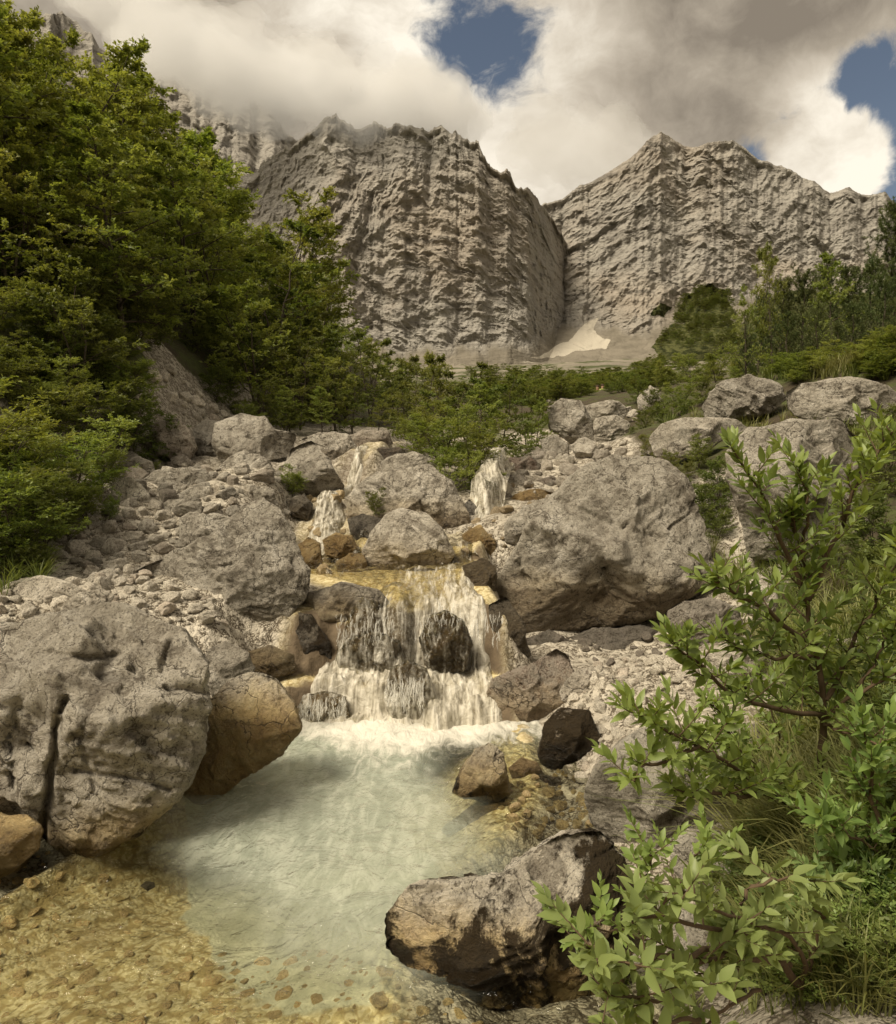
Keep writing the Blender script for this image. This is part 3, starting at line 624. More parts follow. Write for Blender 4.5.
rock('boulder', 'brownish rock at the crest left of the shrub', [(336, 440), (360, 431), (388, 430), (394, 444), (372, 456), (345, 456)], 10.7, .9, 6, 25, red=.25)
rock('boulder', 'dark rusty rock right beside the upper thin fall', [(362, 458), (378, 448), (400, 447), (410, 458), (396, 470), (374, 476), (362, 470)], 9.8, .9, 6, 26, red=.35, tone=.6, wet=.4)
rock('boulder', 'small tan rock at the top of the upper thin fall', [(338, 452), (356, 448), (366, 456), (358, 466), (342, 464)], 10.0, .9, 5, 27, gold=.6, waterline=2.)
rock('boulder', 'large square block with flat top in the upper left group', [(216, 424), (240, 415), (264, 418), (274, 430), (296, 434), (296, 456), (262, 462), (222, 468), (214, 450)], 9.0, .95, 7, 28, .7, .1, planes=[(.62, .05, -.75), (.85, .1, .15), (.75, -.7, 0)], tone=.92)
rock('boulder', 'dark rock hiding behind the left edge of the square block', [(192, 432), (206, 420), (224, 422), (226, 450), (214, 466), (196, 460)], 9.5, .9, 6, 29, tone=.55, wet=.3)
rock('boulder', 'pinkish upright rock left of the dark one at the foot of the bare track', [(150, 427), (160, 420), (180, 420), (190, 430), (196, 448), (188, 462), (158, 456), (150, 442)], 9.1, .9, 6, 30, .8, red=.28, tone=1.1)
rock('boulder', 'pointed grey rock in front of the square block', [(214, 470), (230, 458), (246, 451), (268, 460), (280, 476), (268, 488), (226, 486)], 8.2, .9, 6, 31)
rock('boulder', 'long flat brown grey rock left of the pointed one', [(140, 482), (154, 470), (180, 468), (206, 469), (212, 480), (196, 492), (170, 500), (148, 497)], 7.5, .9, 6, 32, 1., .15, tone=.9)
rock('boulder', 'squat rock below the long flat one', [(172, 497), (190, 487), (210, 486), (216, 496), (200, 506), (180, 506)], 7.1, .9, 5, 33, tone=1.1)
rock('boulder', 'rounded grey rock on top of the cobble patch', [(156, 508), (168, 499), (184, 499), (192, 508), (186, 518), (164, 518)], 6.8, .9, 5, 34, .6)
rock('boulder', 'pale sloping slab beside the left bushes', [(112, 478), (132, 478), (148, 494), (158, 520), (140, 530), (112, 524)], 6.9, .6, 6, 35, .6, tone=1.25)
rock('boulder', 'small dark topped rock behind the sloping slab', [(118, 462), (138, 456), (152, 462), (156, 472), (136, 478), (118, 472)], 8.2, .9, 5, 36, tone=.9)
rock('boulder', 'low round rock beside the pinkish upright one', [(122, 434), (138, 429), (152, 434), (150, 444), (126, 444)], 9.6, .9, 5, 37, tone=.8)
rock('boulder', 'small brown rock between the long flat rock and the dark one', [(170, 458), (184, 454), (194, 462), (188, 472), (172, 470)], 8.7, .9, 5, 38, tone=.6, red=.2)
rock('boulder', 'brown rock in the hollow above the tall grey boulder', [(205, 500), (222, 497), (234, 506), (228, 514), (210, 514)], 7.2, .9, 5, 39, tone=.7, red=.2)
rock('boulder', 'dark wet rock left of the foaming chute', [(286, 500), (304, 494), (314, 504), (308, 520), (292, 518)], 7.8, .9, 5, 40, tone=.5, wet=.8, gold=.3)
rock('boulder', 'little grey rock capping the tall boulder', [(253, 492), (264, 486), (274, 490), (276, 500), (256, 503)], 6.1, .9, 5, 41)
# right side
rock('boulder', 'giant slanting grey boulder right of the cascade with a dark hollow beneath', [(588, 470), (610, 457), (642, 452), (672, 457), (690, 480), (702, 520), (713, 558), (717, 576), (697, 596), (642, 614), (590, 628), (540, 636), (503, 630), (483, 610), (488, 590), (508, 560), (538, 520), (564, 490)], 6.2, .85, 7, 50, .95, -.5, planes=[(.62, .05, -.55), (.66, -.45, -.3), (.80, .6, .0), (.74, -.1, .75)], grooves=[([(600, 560), (612, 585), (630, 600)], 3, .08), ([(560, 500), (600, 520), (660, 540)], 3, .035), ([(520, 560), (530, 600)], 3, .05)], gold=.3, moss=.18, waterline=.62)
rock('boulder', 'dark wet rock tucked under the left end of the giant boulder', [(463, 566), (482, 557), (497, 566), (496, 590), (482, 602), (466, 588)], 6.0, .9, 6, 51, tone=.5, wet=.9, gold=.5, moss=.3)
rock('boulder', 'grey rock behind the upper left flank of the giant boulder', [(505, 524), (522, 506), (545, 498), (556, 506), (540, 530), (518, 546), (506, 542)], 7.3, .9, 6, 52)
rock('boulder', 'tall grey boulder with a sharp left edge behind the willow', [(724, 452), (745, 425), (800, 420), (846, 422), (860, 436), (858, 480), (866, 520), (842, 552), (790, 562), (747, 557), (736, 510)], 6.1, .8, 7, 53, .7, planes=[(.8, 0, -.3), (.62, -.9, 0), (.75, .2, .5)], tone=1.05)
rock('boulder', 'dark wedge shaped rock with curved layers on the right bank', [(701, 408), (712, 392), (728, 380), (750, 374), (778, 384), (787, 398), (772, 414), (735, 419), (705, 419)], 9.4, .8, 7, 54, 1.3, .5, tone=.85)
rock('boulder', 'long flat topped grey boulder at the right picture edge', [(786, 392), (800, 383), (850, 379), (888, 386), (905, 400), (910, 424), (860, 428), (800, 418), (788, 408)], 8.7, .8, 7, 55, .7, .1, tone=1.05)
rock('boulder', 'pale flat rock half hidden by shrubs below the layered wedge rock', [(650, 438), (664, 424), (692, 417), (735, 419), (750, 428), (722, 442), (700, 458), (655, 456)], 8.2, .8, 6, 56, .8, tone=1.15)
rock('boulder', 'reddish grey boulder standing at the right side of the pool', [(480, 706), (494, 680), (530, 664), (558, 646), (570, 654), (576, 690), (552, 718), (520, 730), (490, 722)], 4.75, .85, 7, 57, 1.1, .7, gold=.35, moss=.25, red=.42, waterline=.03, planes=[(.7, -.3, -.6), (.7, .5, 0), (.8, -.2, .6)])
rock('boulder', 'light grey rounded rock beside the reddish boulder', [(558, 692), (572, 672), (592, 665), (603, 678), (598, 698), (574, 708), (560, 702)], 4.7, .9, 6, 58, .7, tone=1.25, red=.1)
rock('boulder', 'square rock with a black mossy face at the gravel edge', [(537, 752), (544, 722), (560, 705), (590, 711), (602, 738), (588, 764), (562, 771), (542, 765)], 4.08, .85, 6, 59, .8, moss=1.0, red=.3, gold=.2, waterline=.05)
rock('boulder', 'small pointed mossy rock standing in the pool', [(460, 772), (474, 748), (490, 742), (504, 752), (509, 776), (512, 796), (490, 806), (466, 800), (452, 792)], 3.62, .9, 6, 60, 1.1, moss=.7, gold=.8, waterline=.03)
rock('boulder', 'low rusty stone beside the small pointed mossy rock', [(508, 768), (522, 756), (537, 762), (545, 776), (528, 783), (511, 782)], 3.9, .9, 5, 61, red=.6, gold=.7, waterline=.12, wet=.2)
rock('boulder', 'rust brown flat stone among the yellow pebbles', [(520, 782), (540, 775), (562, 777), (560, 790), (538, 795), (522, 791)], 3.85, .8, 5, 62, red=.7, wet=.5, tone=.7)
rock('boulder', 'big smooth grey boulder left of the willow', [(584, 800), (596, 768), (620, 742), (650, 728), (700, 730), (742, 750), (752, 800), (720, 835), (660, 852), (612, 848), (588, 822)], 3.1, .85, 7, 63, .55, planes=[(.72, -.1, -.7), (.66, -.6, .1), (.72, .5, .5)], tone=1.1)
rock('boulder', 'front boulder with black moss patches at the bottom of the pool', [(384, 918), (400, 892), (420, 879), (456, 876), (500, 868), (532, 844), (562, 829), (594, 829), (626, 858), (655, 900), (650, 960), (610, 1010), (560, 1028), (500, 1016), (450, 994), (404, 978), (378, 944)], 2.33, .8, 7, 64, 1.5, planes=[(.66, -.1, -.75), (.72, -.5, .15), (.74, .5, .1), (.8, 0, .5)], moss=.84, gold=.9, waterline=.02, tone=1.5)
rock('boulder', 'pale grey rock behind the drooping willow twigs', [(664, 838), (690, 828), (720, 832), (748, 852), (770, 890), (744, 912), (700, 900), (672, 872)], 2.75, .8, 6, 65, .7, tone=1.3)
rock('boulder', 'pale rock half buried under the big leaves at the bottom', [(620, 920), (660, 900), (700, 915), (735, 950), (740, 1000), (680, 1010), (632, 980)], 2.35, .8, 6, 66, .8, tone=1.3)
rock('boulder', 'pinkish stone lying in the bottom plants', [(700, 930), (760, 915), (800, 940), (805, 990), (750, 1010), (705, 985)], 2.2, .8, 6, 67, .8, tone=1.2, red=.12)
rock('boulder', 'smooth light grey boulder cut off by the lower right corner', [(826, 1040), (838, 1005), (862, 978), (896, 960), (950, 955), (980, 1060), (900, 1120), (830, 1090)], 1.75, .8, 7, 68, .45, tone=1.2)
rock('boulder', 'dark brown stone above the lower right corner boulder', [(852, 960), (866, 935), (896, 918), (940, 930), (940, 970), (880, 985)], 2.1, .8, 6, 69, .8, tone=.6)
rock('boulder', 'brown pitted stone below the right end of the giant boulder', [(668, 612), (684, 600), (712, 598), (738, 608), (744, 632), (720, 648), (682, 644), (668, 630)], 5.4, .9, 6, 70, 1.1, red=.15, tone=.75)
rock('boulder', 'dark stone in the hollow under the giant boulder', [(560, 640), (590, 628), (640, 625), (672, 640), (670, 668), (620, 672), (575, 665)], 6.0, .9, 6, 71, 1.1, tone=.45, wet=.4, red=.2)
rock('boulder', 'white stone seen through the willow below the tall boulder', [(742, 590), (756, 572), (775, 582), (778, 610), (760, 622), (744, 612)], 4.9, .9, 5, 72, .7, tone=1.45)
rock('boulder', 'long white stone under the willow branches', [(700, 660), (730, 640), (775, 640), (800, 656), (780, 680), (730, 690), (702, 680)], 4.1, .9, 6, 73, .7, tone=1.45)
rock('boulder', 'pale bank stone behind the willow stem at right', [(800, 668), (826, 640), (880, 634), (925, 650), (925, 700), (870, 712), (815, 704)], 3.8, .8, 6, 74, .7, tone=1.3)
rock('boulder', 'white stone on the bank above the grass', [(720, 740), (745, 722), (790, 725), (812, 745), (790, 768), (740, 770)], 3.5, .8, 6, 75, .7, tone=1.4)
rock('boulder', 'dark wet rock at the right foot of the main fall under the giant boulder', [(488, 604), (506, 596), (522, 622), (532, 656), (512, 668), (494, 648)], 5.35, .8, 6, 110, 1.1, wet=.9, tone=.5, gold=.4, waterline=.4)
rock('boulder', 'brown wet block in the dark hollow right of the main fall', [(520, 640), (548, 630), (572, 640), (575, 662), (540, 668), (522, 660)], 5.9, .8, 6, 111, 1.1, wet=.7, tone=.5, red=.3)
# far group above the giant boulder
rock('boulder', 'rounded brown grey boulder at the left of the distant rock pile', [(547, 408), (562, 400), (580, 402), (592, 420), (594, 440), (570, 444), (550, 430)], 13, .9, 6, 80, tone=.85)
rock('boulder', 'flat rock on which the two hikers rest', [(581, 408), (600, 401), (618, 401), (630, 410), (624, 420), (600, 424), (584, 418)], 15.5, .9, 6, 81, tone=.95)
rock('boulder', 'long block in the middle of the distant rock pile', [(588, 430), (596, 418), (618, 416), (630, 424), (626, 438), (604, 446), (590, 442)], 14, .9, 6, 82, tone=1.)
rock('boulder', 'angular stone low in the distant rock pile', [(566, 446), (584, 438), (604, 444), (608, 458), (590, 468), (568, 462)], 12, .9, 5, 83)
rock('boulder', 'small block at the right foot of the distant rock pile', [(600, 444), (622, 438), (636, 446), (632, 458), (608, 462)], 12, .9, 5, 84)
rock('boulder', 'upright stone half covered by green shrubs right of the rock pile', [(638, 398), (650, 386), (660, 390), (664, 408), (652, 416), (638, 412)], 17, .9, 5, 85)
rock('boulder', 'brown stone left below the distant rock pile', [(540, 440), (556, 434), (570, 446), (566, 466), (548, 466)], 11.6, .9, 5, 86, tone=.75)
rock('boulder', 'stone half hidden by the low shrub at the stream crest', [(520, 452), (538, 446), (552, 458), (550, 474), (530, 474)], 11, .9, 5, 87, tone=.7, red=.2)
rock('boulder', 'rusty brown rock at the head of the right branch of the stream', [(488, 468), (504, 458), (530, 456), (544, 468), (536, 482), (510, 484), (490, 478)], 10.4, .9, 6, 88, red=.6, tone=.6, wet=.3)
rock('boulder', 'rust coloured slanting rock beside the right branch of the stream', [(502, 508), (514, 494), (540, 488), (556, 492), (552, 506), (530, 516), (512, 540), (502, 530)], 9.0, .9, 6, 89, gold=1., red=.4, waterline=1.8, wet=.2)
rock('boulder', 'small brown rock in the gap between the shrub and the giant boulder', [(536, 480), (552, 476), (566, 482), (562, 492), (542, 494)], 9.6, .9, 5, 90, red=.4, tone=.6)
rock('boulder', 'rusty rock left of the foam in the right branch', [(462, 535), (480, 525), (496, 540), (498, 558), (480, 566), (460, 556)], 7.3, .9, 6, 91, gold=1., red=.3, waterline=1.05)
rock('boulder', 'orange brown stones clump beside the left chute', [(322, 540), (336, 532), (352, 536), (360, 548), (346, 560), (326, 556)], 7.0, .9, 6, 92, gold=1., red=.3, waterline=1., wet=.3)
rock('boulder', 'tan stone between the left chute and the middle boulder', [(336, 562), (350, 552), (364, 556), (372, 572), (356, 580), (338, 576)], 6.6, .9, 5, 93, gold=1., waterline=.9)
rock('boulder', 'low gold rock on the left side of the left chute', [(296, 546), (308, 536), (320, 544), (322, 566), (308, 578), (298, 566)], 6.7, .9, 5, 94, gold=1., red=.3, waterline=1.)
rock('boulder', 'dark shelf rock below the grass tuft on the broad cracked boulder', [(348, 520), (362, 512), (384, 520), (392, 540), (376, 556), (356, 548)], 7.45, .9, 6, 95, tone=.45, wet=.7, moss=.6)
rock('boulder', 'dark rock behind the thin right fall', [(458, 510), (470, 500), (480, 512), (482, 535), (468, 540), (458, 530)], 8.2, .9, 5, 96, tone=.4, wet=.8)
# rocks in the cascade, washed by the water
rock('boulder', 'dark brown rock standing in the middle of the main fall', [(422, 640), (430, 618), (446, 610), (462, 620), (470, 645), (466, 672), (440, 680), (424, 664)], 5.10, .8, 6, 97, 1.1, gold=.9, waterline=.75, wet=.75, tone=.55, moss=.2)
rock('boulder', 'dark rock veiled by falling water at the foot of the cascade', [(384, 700), (392, 672), (408, 663), (426, 670), (436, 700), (430, 724), (392, 726)], 4.74, .7, 6, 98, .9, gold=1.2, waterline=.42, wet=.6, tone=.6)
rock('boulder', 'golden ledge with a fringe of small falls left of the cascade foot', [(296, 712), (304, 696), (326, 692), (346, 698), (350, 716), (340, 728), (300, 728)], 4.74, .8, 6, 99, .9, gold=1., waterline=.3, wet=.4)
rock('boulder', 'brown rock behind the left curtain of the main fall', [(338, 660), (348, 640), (372, 634), (398, 644), (404, 672), (390, 690), (350, 690)], 5.10, .7, 6, 100, .9, gold=.6, wet=.7, tone=.6, waterline=.5)
rock('boulder', 'thin dark stone poking out of the quiet milky pool', [(140, 886), (145, 881), (154, 882), (156, 887), (148, 891)], 2.87, .8, 4, 101, tone=.5, wet=.8)
rock('boulder', 'broad pale slab behind the huge left boulder', [(-20, 600), (10, 582), (40, 577), (70, 582), (100, 596), (96, 612), (40, 622), (0, 624)], 4.7, .7, 6, 102, .5, tone=1.55)
rock('boulder', 'pale layered slab right of the broad pale one', [(60, 610), (80, 592), (104, 588), (114, 596), (108, 608), (84, 622), (60, 624)], 4.5, .8, 6, 103, 1.1, tone=1.35)
rock('boulder', 'orange rounded stone lying on the white stones behind the huge boulder', [(74, 622), (80, 616), (87, 618), (88, 625), (80, 628)], 4.3, .9, 4, 104, gold=1.9)
rock('boulder', 'brown submerged rock below the small pointed mossy rock', [(440, 830), (470, 805), (510, 802), (520, 822), (490, 838), (455, 845)], 3.55, .35, 6, 105, .7, red=.6, gold=.8, waterline=.02, tone=.9)
rock('boulder', 'rusty submerged stone right of the brown submerged rock', [(505, 835), (520, 822), (540, 824), (548, 836), (530, 846), (512, 846)], 3.35, .4, 5, 106, .7, red=.6, gold=.8, waterline=.05)

# ------------------------------------------------------------------ loose stones
def pebble_mesh(seed, sub=4, name='cobble', flat=.7):
    rs = np.random.RandomState(seed); v, f = ico(sub); p = v * np.array([1, rs.uniform(.65, .9), rs.uniform(.5, flat)])
    for k in range(13):
        n = rs.normal(size=3); n /= np.linalg.norm(n); s_ = p @ n - rs.uniform(.40, .68); p = p - np.clip(s_, 0, None)[:, None] * n * .92
    d = fbm(v * 1.2 + seed, 3) * .16 + fbm(v * 4 + seed, 4) * .07
    p = p + v * d[:, None]
    return mesh_from(name, p, f, 3, MP, attrs={'lay': np.zeros(len(p))}, link=False)
PEB = [pebble_mesh(200 + i) for i in range(9)]
def place_stone(name, x, y, r, rs, label, cat, group, sink=.25, z=None, zs=1., **props):
    o = bpy.data.objects.new(name, PEB[rs.randint(len(PEB))]); COL.objects.link(o)
    zz_ = gz(x, y) if z is None else z
    o.location = (x, y, zz_ + r * (.5 - sink)); o.scale = (r, r, r * rs.uniform(.8, 1.15) * zs); o.rotation_euler = (rs.uniform(-.35, .35), rs.uniform(-.35, .35), rs.uniform(0, 6.28))
    tag(o, label, cat, group)
    base = dict(tone=1., waterline=-9., gold=0., moss=0., wet=0., red=0.); base.update(props)
    for k_, v_ in base.items(): o[k_] = float(v_)
    return o
def scatter(poly, n, rmin, rmax, label, cat, group, seed, name='cobble', power=2.2, sinkr=(.1, .5), sep=.8, tone=(.9, 1.4), **props):
    rs = np.random.RandomState(seed); poly = np.array(poly, float); lo, hi = poly.min(0), poly.max(0); placed = []
    sizes = np.sort(rmin + (rmax - rmin) * rs.rand(n) ** power)[::-1]
    for r in sizes:
        for _t in range(14):
            px, py = rs.uniform(lo[0], hi[0]), rs.uniform(lo[1], hi[1])
            if not poly_mask(np.array([px]), np.array([py]), poly)[0]: continue
            h = hit(px, py)
            if h is None: continue
            if any((h[0] - q[0]) ** 2 + (h[1] - q[1]) ** 2 < (sep * (r + q[2])) ** 2 for q in placed): continue
            placed.append((h[0], h[1], r)); pr = dict(props)
            pr['tone'] = rs.uniform(*tone)
            if 'red' not in pr: pr['red'] = .25 * (rs.rand() < .15)
            place_stone(name, h[0], h[1], r, rs, label, cat, group, rs.uniform(*sinkr), **pr); break
    return placed
scatter([(58, 560), (62, 520), (85, 480), (130, 500), (215, 515), (225, 540), (130, 575), (100, 590)], 230, .02, .125, 'rounded grey cobble in the loose patch between the left bushes and the tall boulder', 'cobble', 'cobbles below the left bushes', 1, tone=(.75, 1.25))
scatter([(60, 585), (130, 572), (215, 600), (230, 640), (190, 630), (120, 606), (40, 618), (-10, 640), (-10, 600)], 130, .02, .10, 'small white stone on the pale gravel behind the huge left boulder', 'stone', 'white stones behind the huge left boulder', 2, name='stone', tone=(1.4, 1.8))
scatter([(560, 710), (600, 660), (690, 655), (720, 680), (680, 735), (610, 765), (590, 790), (570, 785)], 230, .014, .075, 'pale rounded pebble on the gravel bar below the giant boulder', 'pebble', 'pale pebbles of the gravel bar', 3, name='pebble', tone=(1.5, 2.0))
scatter([(500, 790), (560, 770), (590, 800), (590, 830), (530, 840), (505, 830)], 60, .018, .05, 'yellow pebble in the wet shallows right of the pool', 'pebble', 'yellow pebbles of the wet shallows', 4, name='pebble', gold=1.9, tone=(.9, 1.3))
scatter([(-10, 870), (90, 850), (110, 900), (200, 960), (330, 950), (380, 965), (420, 990), (500, 1030), (500, 1040), (-10, 1040)], 280, .013, .055, 'yellow flat stone on the shallow stream bed in the front', 'river rock', 'yellow stones of the stream bed', 5, name='river_rock', gold=1.9, tone=(1.6, 2.3), sinkr=(.45, .9), zs=.5)
scatter([(150, 360), (195, 395), (232, 420), (215, 425), (180, 415), (150, 385)], 110, .04, .17, 'small fragment lying on the bare track down the left slope', 'rock fragment', 'fragments on the bare track', 6, name='rock_fragment', tone=(1.1, 1.7))
scatter([(120, 430), (210, 470), (300, 470), (300, 520), (210, 520), (120, 500)], 90, .04, .19, 'brown grey rubble stone between the upper left boulders', 'rubble stone', 'rubble between the upper left boulders', 7, name='rubble_stone', tone=(.6, 1.1))
scatter([(560, 645), (680, 620), (730, 640), (660, 660), (600, 668)], 25, .03, .10, 'dark damp stone in the hollow under the giant boulder', 'stone', 'damp stones in the hollow', 8, name='stone', tone=(.5, .8), red=.3, wet=.3)
scatter([(300, 470), (345, 500), (350, 560), (320, 580), (296, 560), (310, 510)], 26, .04, .11, 'wet rust coloured stone beside the left chute', 'stone', 'wet stones beside the left chute', 9, name='stone', gold=1.7, tone=(.8, 1.1), wet=.4, red=.3)
scatter([(470, 490), (560, 480), (520, 520), (500, 560), (465, 560)], 24, .04, .12, 'wet brown stone beside the right branch of the stream', 'stone', 'wet stones beside the right branch', 10, name='stone', gold=1.5, tone=(.6, 1.1), wet=.4, red=.3)
scatter([(500, 470), (560, 440), (660, 460), (600, 470), (540, 520), (500, 500)], 45, .06, .2, 'brown grey block in the gap left of the giant slanting boulder', 'rock', 'blocks beside the right branch', 12, name='rock', tone=(.6, 1.0), red=.15)
scatter([(540, 400), (640, 405), (650, 450), (560, 470), (530, 450)], 35, .08, .3, 'grey block in the distant rock pile', 'rock', 'small blocks of the distant rock pile', 11, name='rock', tone=(.8, 1.1))
# ------------------------------------------------------------------ water
def pool_material():
    m = NT('pool_water'); P = m.geo(); milk = m.attr('milk'); foam = m.attr('foam')
    wv = m.noise(m.mapping(P, (1, 1, 1), rot=(0, 0, .5)), 7, 5, .55, .8); wv2 = m.noise(m.mapping(P, (1, .5, 1), rot=(0, 0, -.3)), 26, 4, .55, .5)
    fo = m.noise(m.mapping(P, (1, .35, 1), rot=(0, 0, .35)), 12, 9, .68, 1.2)
    h = m.math('ADD', m.math('MULTIPLY', wv, 1.), m.math('MULTIPLY', wv2, .35)); nrm = m.bump(h, .075, .8)
    tr = m.n('ShaderNodeBsdfTransparent'); tr.inputs[0].default_value = (.92, .93, .84, 1)
    df = m.n('ShaderNodeBsdfDiffuse'); m.l(m.mix(m.mr(fo, .4, .65), (.50, .55, .45), (.64, .68, .57)), df.inputs[0])
    gl = m.n('ShaderNodeBsdfGlossy'); gl.inputs['Roughness'].default_value = .06; m.l(nrm, gl.inputs['Normal'])
    fr = m.n('ShaderNodeFresnel'); fr.inputs[0].default_value = 1.33; m.l(nrm, fr.inputs['Normal'])
    body = m.mixs(m.math('MULTIPLY', milk, m.mr(fo, .25, .75, .75, 1.)), tr.outputs[0], df.outputs[0])
    sh = m.mixs(m.math('MULTIPLY', fr.outputs[0], 1.), body, gl.outputs[0])
    wh = m.n('ShaderNodeBsdfPrincipled'); wh.inputs['Base Color'].default_value = (.72, .70, .62, 1); wh.inputs['Roughness'].default_value = .6; m.l(m.bump(fo, .03, .8), wh.inputs['Normal'])
    fm = m.mr(m.math('ADD', foam, m.math('MULTIPLY', m.math('SUBTRACT', fo, .5), 1.5)), .30, .95)
    return m.done(m.mixs(fm, sh, wh.outputs[0]))
def stream_material():
    m = NT('running_water'); P = m.geo(); foam = m.attr('foam'); s = m.attr('streak')
    cv = m.n('ShaderNodeCombineXYZ'); sp = m.sep(P); m.l(sp[0], cv.inputs[0]); m.l(s, cv.inputs[1])
    st = m.noise(m.mapping(cv.outputs[0], (18, 4, 1)), 1., 3, .5, 1.0); st2 = m.noise(m.mapping(cv.outputs[0], (48, 7, 1), loc=(5, 3, 0)), 1., 3, .5, .6)
    fo = m.noise(m.mapping(P, (1, .5, 1)), 13, 8, .68, 1.)
    k = m.math('ADD', m.math('MULTIPLY', st, .45), m.math('ADD', m.math('MULTIPLY', st2, .2), m.math('MULTIPLY', fo, .38)))
    nrm = m.bump(m.math('ADD', k, m.math('MULTIPLY', fo, .4)), .05, .8)
    tr = m.n('ShaderNodeBsdfTransparent'); tr.inputs[0].default_value = (.93, .90, .78, 1)
    gl = m.n('ShaderNodeBsdfGlossy'); gl.inputs['Roughness'].default_value = .12; m.l(nrm, gl.inputs['Normal'])
    fr = m.n('ShaderNodeFresnel'); fr.inputs[0].default_value = 1.33; m.l(nrm, fr.inputs['Normal'])
    clear = m.mixs(fr.outputs[0], tr.outputs[0], gl.outputs[0])
    wh = m.n('ShaderNodeBsdfPrincipled'); m.l(m.mix(m.mr(k, .4, .7), (.56, .51, .40), (.76, .73, .65)), wh.inputs['Base Color']); wh.inputs['Roughness'].default_value = .5; m.l(nrm, wh.inputs['Normal'])
    fm = m.mr(m.math('ADD', m.math('MULTIPLY', foam, 1.), m.math('MULTIPLY', m.math('SUBTRACT', k, .52), 3.6)), .12, 1.25, 0., .94)
    return m.done(m.mixs(m.math('MULTIPLY', fm, m.mr(foam, .02, .2)), clear, wh.outputs[0]))
MPOOL = pool_material(); MSTR = stream_material()
# pool
nx, ny = 420, 420
X, Y = np.meshgrid(np.linspace(-3.4, 1.5, nx), np.linspace(.9, 5.25, ny)); X = X.ravel(); Y = Y.ravel()
near = sstep(3.0, 4.7, Y)
Z = fbm(V3(X * 3, Y * 3, 0 * X + 1), 4) * (.008 + .035 * near * sstep(-1.4, -.8, X)) + fbm(V3(X * 11, Y * 8, 0 * X + 1), 3) * (.003 + .012 * near)
e1 = (X + .62 + .30 * (Y - 3.4)) / .80; e2 = (Y - 3.55) / 1.35
q = np.sqrt(e1 ** 2 + e2 ** 2) + .22 * fbm(V3(X * 2, Y * 2, 0 * X + 4), 4)
milk = (1 - sstep(.6, 1.15, q)) * .62
plume = np.exp(-((X + .32 + .12 * (4.75 - Y)) / .42) ** 2) * sstep(2.9, 4.5, Y) * .62 + sstep(4.0, 4.6, Y) * .65 * (X > -1.1) + .25 * np.exp(-((X - .15) / .25) ** 2) * sstep(3.8, 4.5, Y)
plume *= 1 - .8 * sstep(-.75, -1.05, X) * sstep(4.6, 4.0, Y)
structure(mesh_from('pool_water', V3(X, Y, Z), grid_faces(ny, nx), 4, MPOOL, attrs={'milk': np.clip(milk + plume * .3, 0, .9), 'foam': np.clip(plume, 0, 1)}))
# running water over the cascade and upper pool
def running(name, xs, ys, level, foamf, lift=.025):
    nx, ny = len(xs), len(ys); Xg, Yg = np.meshgrid(np.linspace(0, 1, nx), ys)
    L = np.interp(Yg, *xs_l(xs)); return
def sheet(name, ys, left, right, nx, lift, foam_bias, lev=None, mat=None, extra=None):
    ny = len(ys); t = np.linspace(0, 1, nx); Yg = np.repeat(ys[:, None], nx, 1)
    Lx = np.interp(ys, left[0], left[1]); Rx = np.interp(ys, right[0], right[1]); Xg = Lx[:, None] + (Rx - Lx)[:, None] * t[None]
    x, y = Xg.ravel(), Yg.ravel(); z = stream_level(x, y) if lev is None else lev(x, y)
    z2 = z + lift + fbm(V3(x * 5, y * 3.5, 0 * x + 2), 5, .6) * .05 + (ridged(V3(x * 11, y * 4, 0 * x + 2), 3) - .5) * .028 - .11 * sstep(4.72, 4.5, y)
    edge = (np.minimum(t, 1 - t)[None] * (Rx - Lx)[:, None]); z2 = z2 - .22 * (1 - sstep(0, .16, edge.ravel() + fbm(V3(x * 5, y * 5, 0 * x), 3) * .08))
    Zg = z.reshape(ny, nx); sl = np.gradient(Zg, axis=0) / np.gradient(ys)[:, None]
    sl = np.clip(sl, 0, 6)
    k = np.hanning(31); k /= k.sum(); fs = np.apply_along_axis(lambda r: np.convolve(np.pad(r, 15, 'edge'), k, 'valid'), 0, sl)
    down = np.zeros_like(fs); acc = np.zeros(nx)
    for i in range(ny - 1, -1, -1):
        acc = np.maximum(acc * .985, np.clip(fs[i] * .55, 0, 1)); down[i] = acc
    arc = np.cumsum(np.sqrt(np.gradient(ys)[:, None] ** 2 + np.gradient(Zg, axis=0) ** 2), 0)
    fm = np.clip(down * .50 + foam_bias + (fbm(V3(x * 3.5, y * 3, 0 * x + 6), 4) * .45).reshape(ny, nx) * (Yg > 5.0) + (extra(x, y).reshape(ny, nx) if extra else 0), 0, 1)
    edge = np.minimum(t, 1 - t)[None] * (Rx - Lx)[:, None]
    return structure(mesh_from(name, V3(x, y, z2), grid_faces(ny, nx), 4, mat or MSTR, attrs={'foam': fm.ravel(), 'streak': arc.ravel()}))
ys = np.linspace(4.35, 7.4, 380)
sheet('cascade_water', ys, ([4.35, 5, 5.4, 5.8, 6.5, 7.4], [-1.08, -1.04, -.78, -.66, -1.5, -1.6]), ([4.35, 5.0, 5.8, 7.0, 7.4], [.50, .46, .34, .36, .3]), 300, .03, .06, extra=lambda x, y: .5 * sstep(-.45, -.15, x) * sstep(6.3, 5.9, y) + .6 * sstep(5.15, 5.0, y))
ys = np.linspace(7.1, 9.9, 240)
sheet('chute_water', ys, ([7.1, 7.5, 8.5, 9.0, 9.9], [-1.6, -1.6, -1.62, -1.42, -1.32]), ([7.1, 7.5, 8.5, 9, 9.9], [-1.0, -1.05, -1.15, -1.02, -1.0]), 120, .05, .6)
